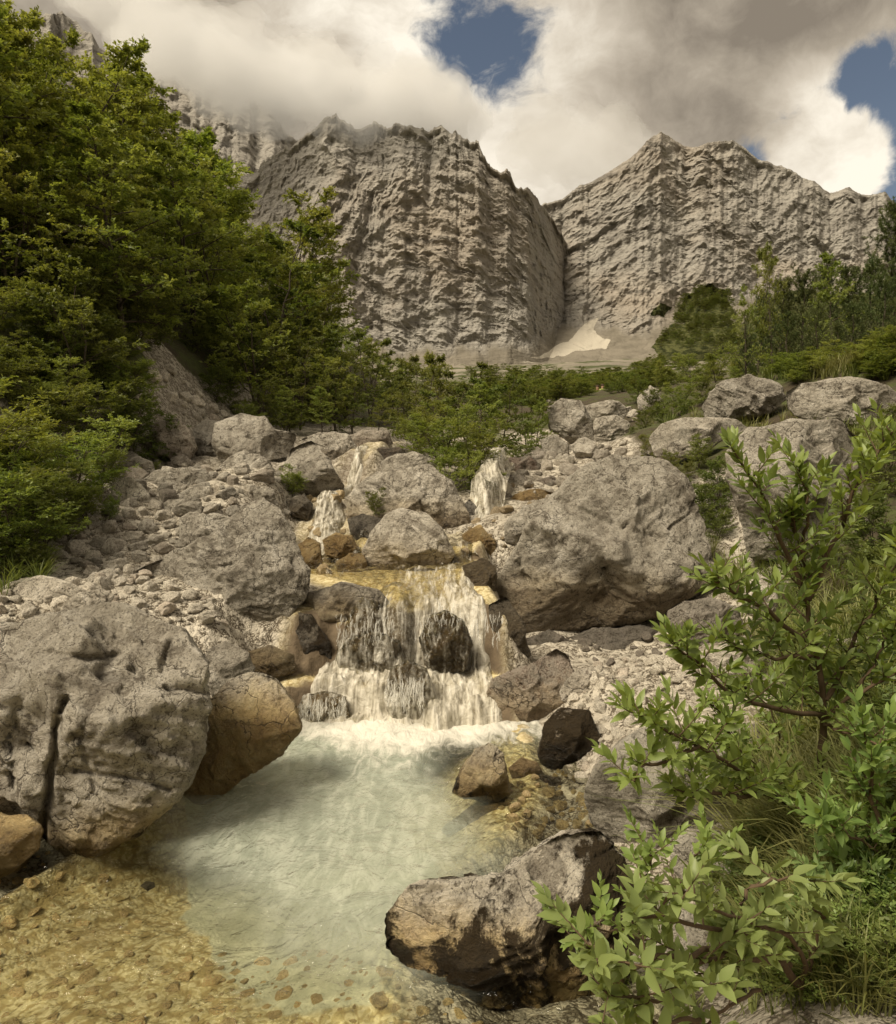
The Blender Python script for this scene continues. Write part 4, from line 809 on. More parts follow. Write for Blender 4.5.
def right_level(x, y): return np.interp(y + fbm(V3(x * 4, y * 2, 0 * x), 2) * .2, [6.9, 7.4, 7.7, 8.1, 8.5, 8.8, 9.4, 10.2], [.83, .92, 1.02, 1.15, 1.5, 1.72, 1.8, 1.95]) + .03
ys = np.linspace(6.9, 10.2, 240)
sheet('branch_water', ys, ([6.9, 7.5, 8.2, 8.8, 10.2], [.1, .22, .22, .3, .5]), ([6.9, 7.5, 8.2, 8.8, 10.2], [.42, .55, .62, .75, .95]), 110, .04, .6, right_level)
# thin free-falling strands in front of the washed rocks, and thrown drops: too many to count
def strands(name, specs, seed, mat):
    rs = np.random.RandomState(seed); V_, Fc = [], []
    for (x0, x1, y0, zt, zb, n, arc) in specs:
        for i in range(n):
            x = rs.uniform(x0, x1); top = zt + rs.uniform(-.03, .01) - (zt - zb) * rs.rand() * .5; ln = rs.uniform(.015, .09); w = rs.uniform(.0012, .004)
            y = y0 + rs.uniform(-.03, .03); pts = []
            for k in range(5):
                t = k / 4; zz_ = top - ln * t; u = (zt - zz_) / (zt - zb + 1e-6)
                pts.append((x + .004 * math.sin(5 * t + i), y - arc * math.sqrt(max(u, 0)), max(zz_, zb - .02), w * (.35 + .8 * math.sin(PI * (.15 + .8 * t)))))
            b = len(V_)
            for (a_, b_, c_, ww) in pts:
                for j in range(4): an = j * PI / 2; V_.append((a_ + ww * math.cos(an), b_ + ww * math.sin(an), c_))
            for k in range(4):
                for j in range(4): Fc.append((b + 4 * k + j, b + 4 * k + (j + 1) % 4, b + 4 * k + 4 + (j + 1) % 4, b + 4 * k + 4 + j))
    o = mesh_from(name, np.array(V_), np.array(Fc), 4, mat); return tag(o, 'thin white strands of water falling over the rocks of the cascade', 'falling water', kind='stuff')
MW = NT('white_water'); MW = MW.done(MW.mixs(.72, MW.bsdf((.86, .85, .80), .4), MW.n('ShaderNodeBsdfTransparent').outputs[0]))
strands('falling_water', [(-.82, -.40, 5.12, .66, .22, 150, .10), (-.42, -.16, 4.60, .34, .02, 170, .06), (-.98, -.68, 4.60, .20, .0, 110, .03), (-.12, .14, 5.1, .74, .25, 80, .08), (.14, .42, 5.2, .66, .25, 70, .12), (-.25, -.1, 5.1, .66, .3, 40, .1)], 3, MW)

# water draped over the washed rocks: a skin of its own following each rock
def drape(frag, foam, sx=1.04):
    src = [o for o in bpy.data.objects if frag in str(o.get('label', ''))][0]; me = src.data; n = len(me.vertices)
    co = np.empty(n * 3, np.float32); me.vertices.foreach_get('co', co); co = co.reshape(-1, 3)
    top = co[:, 2].max(); R_ = np.abs(co).max(); v = co * np.array([sx, sx, sx]) + np.array([0, -.012, .012]); loc = np.array(src.location)
    v += (v / R_) * (fbm(V3((v[:, 0] + loc[0]) * 16, v[:, 1] * 5, v[:, 2] * 4), 3) * .018)[:, None]
    f = np.empty(len(me.polygons) * 3, np.int32); me.polygons.foreach_get('vertices', f)
    w_ = v + loc; h = (top - co[:, 2]) / (2 * R_)
    fm = foam * (.55 + .6 * h) + .25 * fbm(w_ * 6, 3)
    return structure(mesh_from('falling_water_sheet', w_, f, 3, MSTR, attrs={'foam': np.clip(fm, .03, 1), 'streak': (top - v[:, 2]) - v[:, 1]}))
drape('dark rock veiled by falling water', .72); drape('golden ledge with a fringe', .62); drape('brown rock behind the left curtain', .66); drape('dark brown rock standing in the middle of the main fall', .34, 1.03)
# ------------------------------------------------------------------ vegetation
def leaf_material(name, c0, c1, c2, trans=.48, rough=.5, spec=.35, var=.25):
    m = NT(name); isl = m.geo('Random Per Island'); rnd = m.objinfo(); P = m.geo()
    c = m.mix(isl, c0, c1); c = m.mix(m.mr(m.noise(P, 1.1, 3), .42, .62, 0, .7), c, c2)
    hs = m.n('ShaderNodeHueSaturation'); m.l(c, hs.inputs['Color']); m.l(m.math('ADD', m.math('MULTIPLY', rnd, var), 1 - var / 2), hs.inputs['Value']); m.l(m.math('ADD', m.math('MULTIPLY', rnd, .03), .485), hs.inputs['Hue'])
    c = hs.outputs[0]
    p = m.bsdf(c, rough, spec=spec); t = m.n('ShaderNodeBsdfTranslucent'); tm = m.mix(1., c, (1.25, 1.2, .5), 'MULTIPLY'); m.l(tm, t.inputs[0])
    return m.done(m.mixs(trans, p, t.outputs[0]))
def bark_material(name, c0, c1):
    m = NT(name); O = m.tc(); n = m.noise(m.mapping(O, (1, 1, .25)), 30, 6, .6)
    return m.done(m.bsdf(m.mix(n, c0, c1), .9, m.bump(n, .01, .8)))
ML_TREE = leaf_material('broadleaf_foliage', (.15, .195, .042), (.27, .315, .085), (.33, .355, .12))
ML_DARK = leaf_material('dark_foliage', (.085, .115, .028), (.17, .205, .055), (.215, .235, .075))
ML_SHRUB = leaf_material('shrub_foliage', (0.123, 0.174, 0.041), (0.246, 0.290, 0.072), (0.304, 0.334, 0.109))
ML_PINE = leaf_material('pine_needles', (0.048, 0.072, 0.019), (0.104, 0.136, 0.035), (0.136, 0.152, 0.048), .15)
ML_WILLOW = leaf_material('willow_leaves', (.12, .19, .05), (.24, .33, .09), (.28, .38, .11), .38, .45, .4, .1)
ML_BIG = leaf_material('bottom_leaves', (0.115, 0.176, 0.061), (0.216, 0.284, 0.101), (0.257, 0.311, 0.108), .33, .45, .4, .1)
MB_ = bark_material('bark', (.035, .027, .018), (.12, .10, .07)); MB_TW = bark_material('twig_bark', (.06, .04, .025), (.16, .11, .065))
MG_ = leaf_material('grass_blades', (0.084, 0.119, 0.025), (0.210, 0.245, 0.070), (0.308, 0.294, 0.126), .3)

class Tubes:
    def __init__(s): s.v, s.f, s.n = [], [], 0
    def add(s, pts, rad, k=5):
        pts = np.asarray(pts, float); rad = np.asarray(rad, float); n = len(pts)
        t = np.gradient(pts, axis=0); t /= np.linalg.norm(t, axis=1)[:, None] + 1e-9
        up = np.where(np.abs(t[:, 2:3]) > .9, np.array([[1., 0, 0]]), np.array([[0, 0, 1.]]))
        a = np.cross(t, up); a /= np.linalg.norm(a, axis=1)[:, None] + 1e-9; b = np.cross(t, a)
        an = np.arange(k) * 2 * PI / k
        v = pts[:, None] + rad[:, None, None] * (a[:, None] * np.cos(an)[None, :, None] + b[:, None] * np.sin(an)[None, :, None])
        i = np.arange(n - 1)[:, None] * k; j = np.arange(k)[None]; j2 = (j + 1) % k
        f = np.stack([i + j, i + j2, i + k + j2, i + k + j], -1).reshape(-1, 4) + s.n
        s.v.append(v.reshape(-1, 3)); s.f.append(f); s.n += n * k
    def mesh(s, name, mat): return mesh_from(name, np.concatenate(s.v), np.concatenate(s.f), 4, mat, link=False)

def leaf_mesh(name, pos, dirs, nrm, ln, ratio, mat, kind='rhomb', rs=None, droop=.0):
    """all the leaves of one crown as one mesh; each leaf is its own island"""
    d = dirs / (np.linalg.norm(dirs, axis=1)[:, None] + 1e-9); s = np.cross(d, nrm); s /= np.linalg.norm(s, axis=1)[:, None] + 1e-9; n = np.cross(s, d)
    ln = np.asarray(ln)[:, None]; wd = ln * (np.asarray(ratio)[:, None] if np.ndim(ratio) else ratio) * .5
    if kind == 'rhomb':
        v = np.stack([pos, pos + d * ln * .45 + s * wd + n * ln * .06, pos + d * ln - n * ln * droop, pos + d * ln * .5 - s * wd + n * ln * .06], 1)
        f = np.arange(len(pos) * 4).reshape(-1, 4); return mesh_from(name, v.reshape(-1, 3), f, 4, mat, smooth=False, link=False)
    # pointed oval leaf folded a little along its midrib and arched
    ts = np.array([0, .18, .42, .7, 1.]); ws = np.array([.0, .72, 1., .72, .0]); rows = []
    for t, w_ in zip(ts, ws):
        c = pos + d * ln * t - n * ln * (droop * t * t)
        if w_ == 0: rows.append(c)
        else:
            rows += [c - s * wd * w_ + n * wd * .28 * w_, c, c + s * wd * w_ + n * wd * .28 * w_]
    v = np.stack(rows, 1)                                           # 11 per leaf
    F3 = [(0, 2, 1), (0, 3, 2), (7, 8, 10), (8, 9, 10)]; F4 = [(1, 2, 5, 4), (2, 3, 6, 5), (4, 5, 8, 7), (5, 6, 9, 8)]
    base = (np.arange(len(pos)) * 11)[:, None]
    fl = np.concatenate([(np.array(F3).ravel()[None] + base), (np.array(F4).ravel()[None] + base)], 1)
    counts = np.tile([3] * 4 + [4] * 4, len(pos))
    return mesh_from(name, v.reshape(-1, 3), fl.ravel(), counts, mat, smooth=True, link=False)

def rot_about(v, axis, ang):
    axis = axis / (np.linalg.norm(axis) + 1e-9); return v * math.cos(ang) + np.cross(axis, v) * math.sin(ang) + axis * (axis @ v) * (1 - math.cos(ang))
def unit(v): v = np.asarray(v, float); return v / (np.linalg.norm(v) + 1e-9)
def make_tree(seed, Hh=4., width=.5, stems=1, n1=22, n2=9, n3=5, nleaf=9, leaf=.075, lratio=.55, mat=ML_TREE, first=.15, up=.35, lean=.15, flat=.55, twig=.16, drop=.15):
    """unit-free generator; returns (trunk mesh, crown mesh) with the base at the origin"""
    rs = np.random.RandomState(seed); T = Tubes(); Lp, Ld, Ln = [], [], []
    for st in range(stems):
        az = rs.uniform(0, 2 * PI); ln_ = (lean if stems == 1 else lean + .25 * rs.rand())
        h = Hh * (1 if st == 0 else rs.uniform(.65, .98)); top = np.array([math.cos(az) * ln_ * h, math.sin(az) * ln_ * h, h])
        ts = np.linspace(0, 1, 11); wob = np.stack([fbm(V3(ts * 3, ts * 0 + seed, ts * 0 + st * 7 + k * 3), 3) for k in range(2)], 1) * h * .10 * ts[:, None]
        tr = top[None] * ts[:, None] ** np.array([1.3, 1.3, 1.])[None]; tr[:, :2] += wob
        r0 = .014 * h / math.sqrt(stems) + .008; T.add(tr, r0 * (1 - ts * .88), 7)
        m1 = max(4, int(n1 / stems))
        for i in range(m1):
            t = first + (1 - first) * (i + rs.rand()) / m1; p0 = np.array([np.interp(t, ts, tr[:, k]) for k in range(3)])
            a = i * 2.4 + rs.uniform(-.5, .5) + st; el = up + .5 * t + rs.uniform(-.2, .2)
            d = np.array([math.cos(a) * math.cos(el), math.sin(a) * math.cos(el), math.sin(el)])
            env = math.sin(PI * min(1, (.18 + .82 * t)) ** .85) ** .7 if t < 1 else .2
            L1 = Hh * width * max(.22, env) * rs.uniform(.7, 1.15)
            ss = np.linspace(0, 1, 6); side = unit(np.cross(d, [0, 0, 1]))
            pl = p0 + d[None] * (ss * L1)[:, None] + np.array([0, 0, -1.])[None] * (ss ** 2 * L1 * drop)[:, None] + side[None] * (fbm(V3(ss * 2, ss * 0 + i, ss * 0 + seed), 2) * L1 * .25)[:, None]
            T.add(pl, r0 * (1 - t * .75) * .5 * (1 - ss * .85), 4)
            for j in range(n2):
                u = .18 + .82 * (j + rs.rand()) / n2; q0 = np.array([np.interp(u, ss, pl[:, k]) for k in range(3)])
                dd = unit(pl[-1] - pl[-2]); sg = 1 if j % 2 else -1
                d2 = unit(dd * .6 + side * sg * rs.uniform(.4, 1.1) + np.array([0, 0, rs.uniform(-.15, .45)])); L2 = L1 * .42 * (1 - u * .5) * rs.uniform(.7, 1.2) + twig * .5
                s3 = np.linspace(0, 1, 4); p2 = q0 + d2[None] * (s3 * L2)[:, None] + np.array([0, 0, -.12]) * (s3 ** 2 * L2)[:, None]
                T.add(p2, .0022 * Hh * (1 - s3 * .7) * .5 + .001, 3)
                for k3 in range(n3):
                    w_ = .2 + .8 * (k3 + rs.rand()) / n3; q1 = q0 + d2 * w_ * L2 + np.array([0, 0, -.12]) * w_ * w_ * L2
                    d3 = unit(d2 * .7 + rs.normal(size=3) * np.array([.7, .7, .35])); tl = twig * rs.uniform(.6, 1.3)
                    sn = unit(np.array([rs.normal() * .35, rs.normal() * .35, 1.])); sd_ = unit(np.cross(d3, sn))
                    uu = (np.arange(nleaf) + rs.rand(nleaf)) / nleaf; sgn = np.where(np.arange(nleaf) % 2, 1., -1.)
                    Lp.append(q1 + d3 * (uu * tl)[:, None]); dl = d3[None] * rs.uniform(.3, 1.1, (nleaf, 1)) + sd_[None] * sgn[:, None] * rs.uniform(.4, 1, (nleaf, 1)) + rs.normal(size=(nleaf, 3)) * .28
                    Ld.append(dl); Ln.append(sn[None] + rs.normal(size=(nleaf, 3)) * flat)
    P_ = np.concatenate(Lp); D_ = np.concatenate(Ld); N_ = np.concatenate(Ln)
    lens = leaf * rs.uniform(.65, 1.25, len(P_))
    return T.mesh('trunk', MB_), leaf_mesh('crown', P_, D_, N_, lens, lratio, mat, droop=.1), P_.max(0)[2]
def make_pine(seed, Hh=3., n1=46, mat=ML_PINE, width=.34):
    rs = np.random.RandomState(seed); T = Tubes(); Lp, Ld, Ln = [], [], []
    ts = np.linspace(0, 1, 10); tr = np.stack([fbm(V3(ts * 2, ts * 0 + seed, ts * 0), 2) * .2, fbm(V3(ts * 2, ts * 0 + seed, ts * 0 + 5), 2) * .2, ts * Hh], 1); T.add(tr, .02 * Hh * (1 - .9 * ts), 7)
    for i in range(n1):
        t = .04 + .94 * i / n1; p0 = np.array([np.interp(t, ts, tr[:, k]) for k in range(3)]); a = i * 2.4; el = rs.uniform(.2, .7) + .3 * t
        L1 = Hh * width * (1.15 - t) ** .8 * rs.uniform(.55, 1.15); ss = np.linspace(0, 1, 6)
        d = np.array([math.cos(a) * math.cos(el), math.sin(a) * math.cos(el), math.sin(el)]); pl = p0 + d[None] * (ss * L1)[:, None] + np.array([0, 0, .30]) * (ss ** 2 * L1)[:, None] + rs.normal(size=3) * .03
        T.add(pl, .004 * Hh * (1 - ss * .8) * (1.1 - t), 4)
        for j in range(11):
            u = .2 + .8 * (j + rs.rand()) / 11; q0 = np.array([np.interp(u, ss, pl[:, k]) for k in range(3)]); d2 = unit(d * .5 + rs.normal(size=3) * .5 + np.array([0, 0, .55])); tl = .16 * rs.uniform(.6, 1.4) * Hh / 3
            m_ = 46; uu = rs.rand(m_); Lp.append(q0 + d2 * (uu * tl)[:, None]); Ld.append(d2[None] * .9 + rs.normal(size=(m_, 3)) * .65); Ln.append(rs.normal(size=(m_, 3)))
    P_ = np.concatenate(Lp); D_ = np.concatenate(Ld); N_ = np.concatenate(Ln)
    return T.mesh('trunk', MB_), leaf_mesh('crown', P_, D_, N_, .062 * Hh / 3 * rs.uniform(.7, 1.2, len(P_)), .16, mat), P_.max(0)[2]

def put_tree(kind, proto, x, y, h, rs, label, cat, group, sink=.05, wide=1.):
    tm, cm, top = proto; s = h / top; z = gz(x, y) - sink * h
    e = empty(kind, (x, y, z), rs.uniform(0, 6.28)); e.scale = (s * wide, s * wide, s); tag(e, label, cat, group)
    obj('trunk', tm, e); obj('crown', cm, e); return e
TREES = [make_tree(300 + i, 4.2, .36 + .05 * (i % 3), stems=1 + i % 3, n1=26, n2=9, n3=5, nleaf=10, leaf=.08, up=.25 + .1 * (i % 2)) for i in range(5)]
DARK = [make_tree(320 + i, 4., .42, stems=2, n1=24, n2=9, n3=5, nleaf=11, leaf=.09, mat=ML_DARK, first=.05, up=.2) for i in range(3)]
SHRUB = [make_tree(340 + i, 1.6, .48, stems=4, n1=34, n2=8, n3=5, nleaf=9, leaf=.042, lratio=.5, mat=ML_SHRUB, first=.1, up=.5, lean=.3, twig=.11, drop=.05) for i in range(3)]
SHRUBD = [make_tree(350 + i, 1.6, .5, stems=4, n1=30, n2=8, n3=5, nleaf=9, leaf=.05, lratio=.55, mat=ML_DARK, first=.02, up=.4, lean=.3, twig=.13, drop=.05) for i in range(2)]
PINES = [make_pine(360 + i, 3., width=.30 + .1 * i) for i in range(3)]
SIL = np.array([(-200, -160), (-40, -70), (20, -12), (62, 8), (80, 40), (105, 52), (130, 78), (150, 64), (170, 72), (190, 100), (215, 112), (232, 132), (250, 120), (275, 160), (296, 188), (312, 192), (322, 225), (335, 250), (345, 290), (362, 312), (385, 312), (402, 340), (430, 352), (470, 352)], float)
rs = np.random.RandomState(5)
placed = []
def try_tree(px, d, topy, hmin, hmax, kinds, name, label, cat, group, sep, wide=1., clear=True):
    p = at(px, 400, d); x, y = p[0], p[1]; zt = at(px, topy, d)[2]; g0 = gz(x, y); h = zt - g0
    if h < hmin or h > hmax: return False
    if any((x - a) ** 2 + (y - b) ** 2 < (sep * max(.5, .12 * y)) ** 2 for a, b in placed): return False
    if clear:
        # leave the bare scree track and the stream bed open
        if x > float(ip(_XL, np.array([y]))[0]) + .3: return False
        for (tx, ty, td) in ((150, 352, 13.5), (165, 375, 13), (185, 395, 12), (205, 412, 11.5), (222, 425, 11)):
            if abs(px - tx) < 20 + .22 * h * F / y * wide and y < td + 1.5 and topy < ty + 6 and pix(np.array([x, y, g0]))[1] > ty - 4: return False
    placed.append((x, y)); put_tree(name, kinds[rs.randint(len(kinds))], x, y, h, rs, label, cat, group, wide=wide); return True
# the skyline trees of the left slope
n_ok = 0
for px, d in [(-30, 9.5), (25, 10.5), (60, 12), (105, 13.5), (150, 15), (168, 16), (200, 18), (230, 19.5), (252, 21), (280, 23), (300, 24), (318, 26), (335, 30), (350, 33), (372, 36), (390, 40), (410, 44)]:
    for dd in (0, 1.2, -1.2, 2.4, -2.2, 4, -3.5, 6):
        if try_tree(px, d + dd, np.interp(px + (14 if px > 250 else 4), SIL[:, 0], SIL[:, 1]) + (12 if px > 280 else 2), 1.6, 8.5, TREES, 'broadleaf_tree', 'tall light green broadleaf tree on the skyline of the left slope', 'tree', 'skyline trees of the left slope', .35): n_ok += 1; break
print('skyline', n_ok)
n_ok = 0
for k in range(2600):
    px = rs.uniform(-110, 440); d = rs.uniform(8.5, 46) if rs.rand() < .5 else rs.uniform(8.5, 20)
    sy = np.interp(px, SIL[:, 0], SIL[:, 1]); p_ = at(px, 400, d); h_ = rs.uniform(1.8, 4.6); ty = pix(np.array([p_[0], p_[1], gz(p_[0], p_[1]) + h_]))[1]
    if ty < np.interp(px + 16, SIL[:, 0], SIL[:, 1]) + 10: continue
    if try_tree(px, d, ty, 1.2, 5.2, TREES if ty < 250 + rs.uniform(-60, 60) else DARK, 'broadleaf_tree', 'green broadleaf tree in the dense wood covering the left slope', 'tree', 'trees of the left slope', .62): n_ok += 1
    if n_ok > 230: break
print('wood', n_ok)
n_ok = 0
for k in range(1500):
    px = rs.uniform(-60, 400); d = rs.uniform(8.6, 20); p_ = at(px, 400, d); ty = pix(np.array([p_[0], p_[1], gz(p_[0], p_[1]) + rs.uniform(.6, 1.4)]))[1]
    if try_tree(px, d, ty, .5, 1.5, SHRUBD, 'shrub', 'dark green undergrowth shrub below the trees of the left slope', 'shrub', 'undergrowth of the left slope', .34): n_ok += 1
    if n_ok > 130: break
print('under', n_ok)
for i, (px, ty, d, wd) in enumerate([(0, 290, 8.8, 1.), (40, 300, 9.4, 1.), (-30, 300, 8.2, 1.), (80, 300, 10.2, 1.), (112, 290, 11.5, .9), (60, 270, 10.8, 1.), (20, 330, 8.4, 1.), (60, 340, 9, 1.), (95, 345, 9.8, .9), (-20, 260, 9.5, 1.), (125, 330, 11.5, .7)]):
    p_ = at(px, 400, d); zt_ = at(px, ty, d)[2]; h_ = max(.5, zt_ - gz(p_[0], p_[1])); placed.append((p_[0], p_[1])); put_tree('shrub', (DARK + SHRUBD)[i % 5], p_[0], p_[1], h_, rs, 'dark bushy shrub on the slope above the left edge bushes', 'shrub', 'bushy shrubs above the left edge bushes', wide=wd * 1.2)
for k in range(260):
    px, py = rs.uniform(-10, 150), rs.uniform(318, 452)
    if px > np.interp(py, [318, 345, 380, 420, 450], [118, 128, 138, 150, 130]): continue
    h_ = hit(px, py, 7.)
    if h_ is None or h_[1] > 18 or any((h_[0] - a) ** 2 + (h_[1] - b) ** 2 < .09 for a, b in placed): continue
    placed.append((h_[0], h_[1])); put_tree('low_shrub', SHRUBD[k % 2] if k % 3 else SHRUB[k % 3], h_[0], h_[1], rs.uniform(.35, .8), rs, 'low dark green shrub covering the bank left of the bare track', 'shrub', 'low shrubs on the bank left of the bare track', wide=1.4)
# shrubs by hand: (px of the middle, py of the top, depth, height limit, prototype list, width factor, name, label, category, group)
def bush(px, topy, d, protos, i, wide, name, label, cat='shrub', group=None, base=None, leaf=None):
    p = at(px, 400, d); x, y = p[0], p[1]; zt = at(px, topy, d)[2]; zb = gz(x, y) if base is None else at(px, base, d)[2]
    h = max(zt - zb, .15); e = put_tree(name, protos[i % len(protos)], x, y, h, rs, label, cat, group, sink=.02, wide=wide); e.location.z = zb - .02 * h; return e
GL = 'feathery bushes at the left edge'
for i, (px, ty, d, wd) in enumerate([(-20, 375, 5.6, 1.3), (25, 395, 6.2, 1.3), (30, 378, 7.2, 1.2), (70, 410, 6.6, 1.2), (95, 430, 6.9, 1.0), (55, 440, 5.9, 1.2), (5, 440, 5.2, 1.2), (85, 465, 6.1, 1.0), (-30, 470, 4.9, 1.2), (40, 480, 5.6, 1.1), (105, 490, 6.3, .8), (10, 500, 5.2, 1.2), (65, 505, 5.8, .9)]):
    bush(px, ty, d, SHRUB, i, wd, 'leafy_bush', 'light green feathery bush at the left edge above the pale stones', group=GL)
for i, (px, ty, d, wd) in enumerate([(15, 535, 5.0, 1.2), (-25, 545, 4.8, 1.2), (30, 548, 5.1, 1.)]):
    bush(px, ty, d, SHRUBD, i, wd, 'low_bush', 'low dark bush with brown twigs at the foot of the left edge bushes', group='low bushes at the left edge')
for i, (px, ty, d, wd) in enumerate([(110, 405, 9.5, 1.2), (135, 395, 10.5, 1.2), (90, 395, 10, 1.2), (250, 400, 11, 1.2), (285, 395, 11.5, 1.2), (150, 405, 10.8, .9), (142, 378, 11.8, 1.1), (236, 398, 12.5, 1.1), (248, 425, 11, 1.1), (226, 368, 13.5, 1.1), (132, 425, 9.6, 1.1), (205, 352, 14, 1.1)]):
    bush(px, ty, d, SHRUBD, i, wd, 'low_bush', 'dark green low bush at the foot of the left slope beside the bare track', group='low bushes at the foot of the left slope')
for i, (px, ty, d, wd) in enumerate([(300, 345, 12.5, .9), (335, 350, 13, .9), (262, 372, 12, .9), (322, 385, 11.8, 1.), (352, 372, 13, .9), (290, 385, 11.6, 1.), (370, 330, 17, .8), (345, 320, 18, .8), (395, 355, 18, .8), (378, 388, 14, .8), (312, 312, 17, .8), (275, 330, 16, .8), (240, 350, 14.5, .8)]):
    bush(px, ty, d, TREES if i % 2 else DARK, i, wd, 'broadleaf_tree', 'bushy broadleaf tree rooted behind the upper boulders left of the stream', 'tree', 'bushy trees behind the upper boulders')
# the clump in the middle
for i, (px, ty, d, wd, pr) in enumerate([(420, 352, 13, .8, DARK), (445, 350, 14, .8, TREES), (470, 362, 13, .8, DARK), (500, 372, 12.4, .85, DARK), (528, 378, 13, .8, DARK), (480, 380, 11.8, .9, TREES), (450, 385, 11.4, .9, DARK), (405, 375, 15, .8, DARK), (535, 395, 12, .7, TREES)]):
    bush(px, ty, d, pr, i, wd, 'shrub_tree', 'dark green bushy small tree of the clump in the middle above the stream', 'tree', 'clump of small trees above the stream')
bush(440, 402, 9.6, SHRUB, 0, 1.25, 'leafy_bush', 'bright green bush hanging over the broad cracked boulder', base=470)
bush(412, 398, 10.0, SHRUB, 1, 1.1, 'leafy_bush', 'yellow green bush at the left of the middle clump', base=455)
bush(470, 412, 9.4, SHRUB, 2, 1.1, 'leafy_bush', 'bright green bush right of the hanging one above the thin fall', base=485)
bush(455, 440, 8.9, SHRUB, 2, 1.1, 'leafy_bush', 'lowest bright green bush reaching down towards the thin fall', base=500)
bush(486, 470, 9.0, SHRUBD, 0, 1.2, 'low_bush', 'dark low bush beside the thin right fall', base=505)
bush(520, 440, 10.6, SHRUBD, 1, 1.3, 'low_bush', 'dark low bush between the clump and the distant rocks', base=470)
bush(288, 462, 8.1, SHRUB, 1, 1.2, 'grass_tuft', 'yellow green tuft growing between the pointed rock and the wedge shaped boulder', 'plant', base=500)
bush(375, 485, 7.55, SHRUBD, 0, .8, 'grass_tuft', 'dark green tuft on the left side of the broad cracked boulder', 'plant', base=515)
bush(150, 460, 8.4, SHRUB, 2, 1.6, 'grass_tuft', 'low yellow green tuft below the pinkish upright rock', 'plant', base=474)
bush(132, 470, 7.6, SHRUB, 2, 1.4, 'grass_tuft', 'small green tuft left of the long flat rock', 'plant', base=486)
# right bank
GR = 'green shrubs of the right bank'
for i, (px, ty, d, wd, pr) in enumerate([(640, 372, 18, 1.1, SHRUBD), (665, 360, 20, 1.1, SHRUB), (690, 352, 21, 1.1, SHRUB), (715, 345, 22, 1.1, SHRUB), (740, 352, 20, 1.1, SHRUB), (655, 385, 16, 1., SHRUBD), (680, 375, 15, 1.1, SHRUB), (705, 372, 16, 1.1, SHRUBD), (735, 365, 17, 1.1, SHRUB), (630, 385, 20, 1.1, SHRUB), (610, 380, 24, 1.1, SHRUBD), (585, 380, 28, 1.1, SHRUBD), (560, 380, 26, 1.1, SHRUBD), (540, 385, 22, 1.1, SHRUBD), (668, 398, 13, 1., SHRUBD), (645, 405, 13, .9, SHRUBD), (690, 392, 12.5, 1.0, SHRUBD), (650, 430, 9.6, .8, SHRUBD), (632, 425, 11, .8, SHRUBD)]):
    bush(px, ty, d, pr, i, wd, 'shrub', 'green shrub in the belt right of the distant rock pile', group=GR)
for i, (px, ty, d, wd) in enumerate([(700, 430, 7.6, .9), (720, 452, 7.2, 1.0), (685, 455, 7.5, .9), (705, 475, 7.0, 1.0), (722, 500, 6.7, .8), (672, 448, 7.9, .8)]):
    bush(px, ty, d, SHRUBD, i, wd, 'shrub', 'dense dark shrub between the giant slanting boulder and the tall one', group='shrubs between the two big right boulders')
for i, (px, ty, d, wd) in enumerate([(860, 425, 7.0, .9), (890, 430, 6.6, .9), (880, 470, 5.6, .9), (905, 400, 7.4, 1.), (870, 520, 5.2, .8), (900, 540, 4.6, .9)]):
    bush(px, ty, d, SHRUBD, i, wd, 'shrub', 'dark green shrub at the right edge behind the willow', group='shrubs behind the willow')
for i, (px, ty, d, wd, k) in enumerate([(760, 290, 19, .9, 0), (745, 330, 18, .9, 0), (780, 275, 20, .9, 0), (800, 262, 20, .9, 1), (822, 258, 21, .9, 1), (845, 262, 20, 1., 0), (868, 250, 21, .9, 1), (890, 195, 22, .8, 0), (912, 190, 22, .9, 1), (880, 270, 18, 1., 2), (850, 300, 17, 1., 2), (815, 300, 17, 1., 2), (785, 310, 17, 1., 2), (900, 290, 16, 1., 2), (835, 320, 16, 1.1, 1)]):
    bush(px, ty, d, PINES, k, wd * 1.1, 'mountain_pine', 'dark mountain pine in the thicket on the upper right bank', 'tree', 'mountain pines of the upper right bank')
bush(772, 240, 17.5, TREES, 1, .42, 'broadleaf_tree', 'slender light leaved tree rising above the left end of the pine thicket', 'tree')
bush(745, 278, 17.5, TREES, 2, .5, 'broadleaf_tree', 'small light leaved tree at the left foot of the pine thicket', 'tree')
bush(832, 248, 18.5, TREES, 0, .6, 'broadleaf_tree', 'light leaved tree in the middle of the pine thicket', 'tree')
for i in range(44):
    px = rs.uniform(745, 930); py = rs.uniform(345, 385); h_ = hit(px, py)
    if h_ is None or h_[1] > 40: continue
    put_tree('low_plant', SHRUB[rs.randint(3)], h_[0], h_[1], rs.uniform(.3, .6), rs, 'low yellow green plant on the meadow strip under the pines', 'plant', 'low plants of the meadow strip', wide=1.7)
UNDER = [make_tree(370 + i, .6, .55, stems=5, n1=18, n2=4, n3=2, nleaf=6, leaf=.045 + .006 * i, lratio=.4 + .06 * i, mat=(ML_WILLOW, ML_BIG, ML_DARK)[i], first=.1, up=.7, lean=.45, twig=.09, drop=.1) for i in range(3)]
for i in range(150):
    px = rs.uniform(700, 940); py = rs.uniform(640, 1010); h_ = hit(px, py, 1.6)
    if h_ is None or h_[1] > 7 or h_[1] < 1.5 or px < np.interp(py, [640, 760, 850, 1010], [740, 780, 760, 690]): continue
    put_tree('low_plant', UNDER[rs.randint(3)] if rs.rand() < .78 else SHRUB[rs.randint(3)], h_[0], h_[1], rs.uniform(.13, .26) * min(1., h_[1] / 2.6), rs, 'low leafy plant of the ground cover below the willow', 'plant', 'low plants below the willow', wide=1.5)
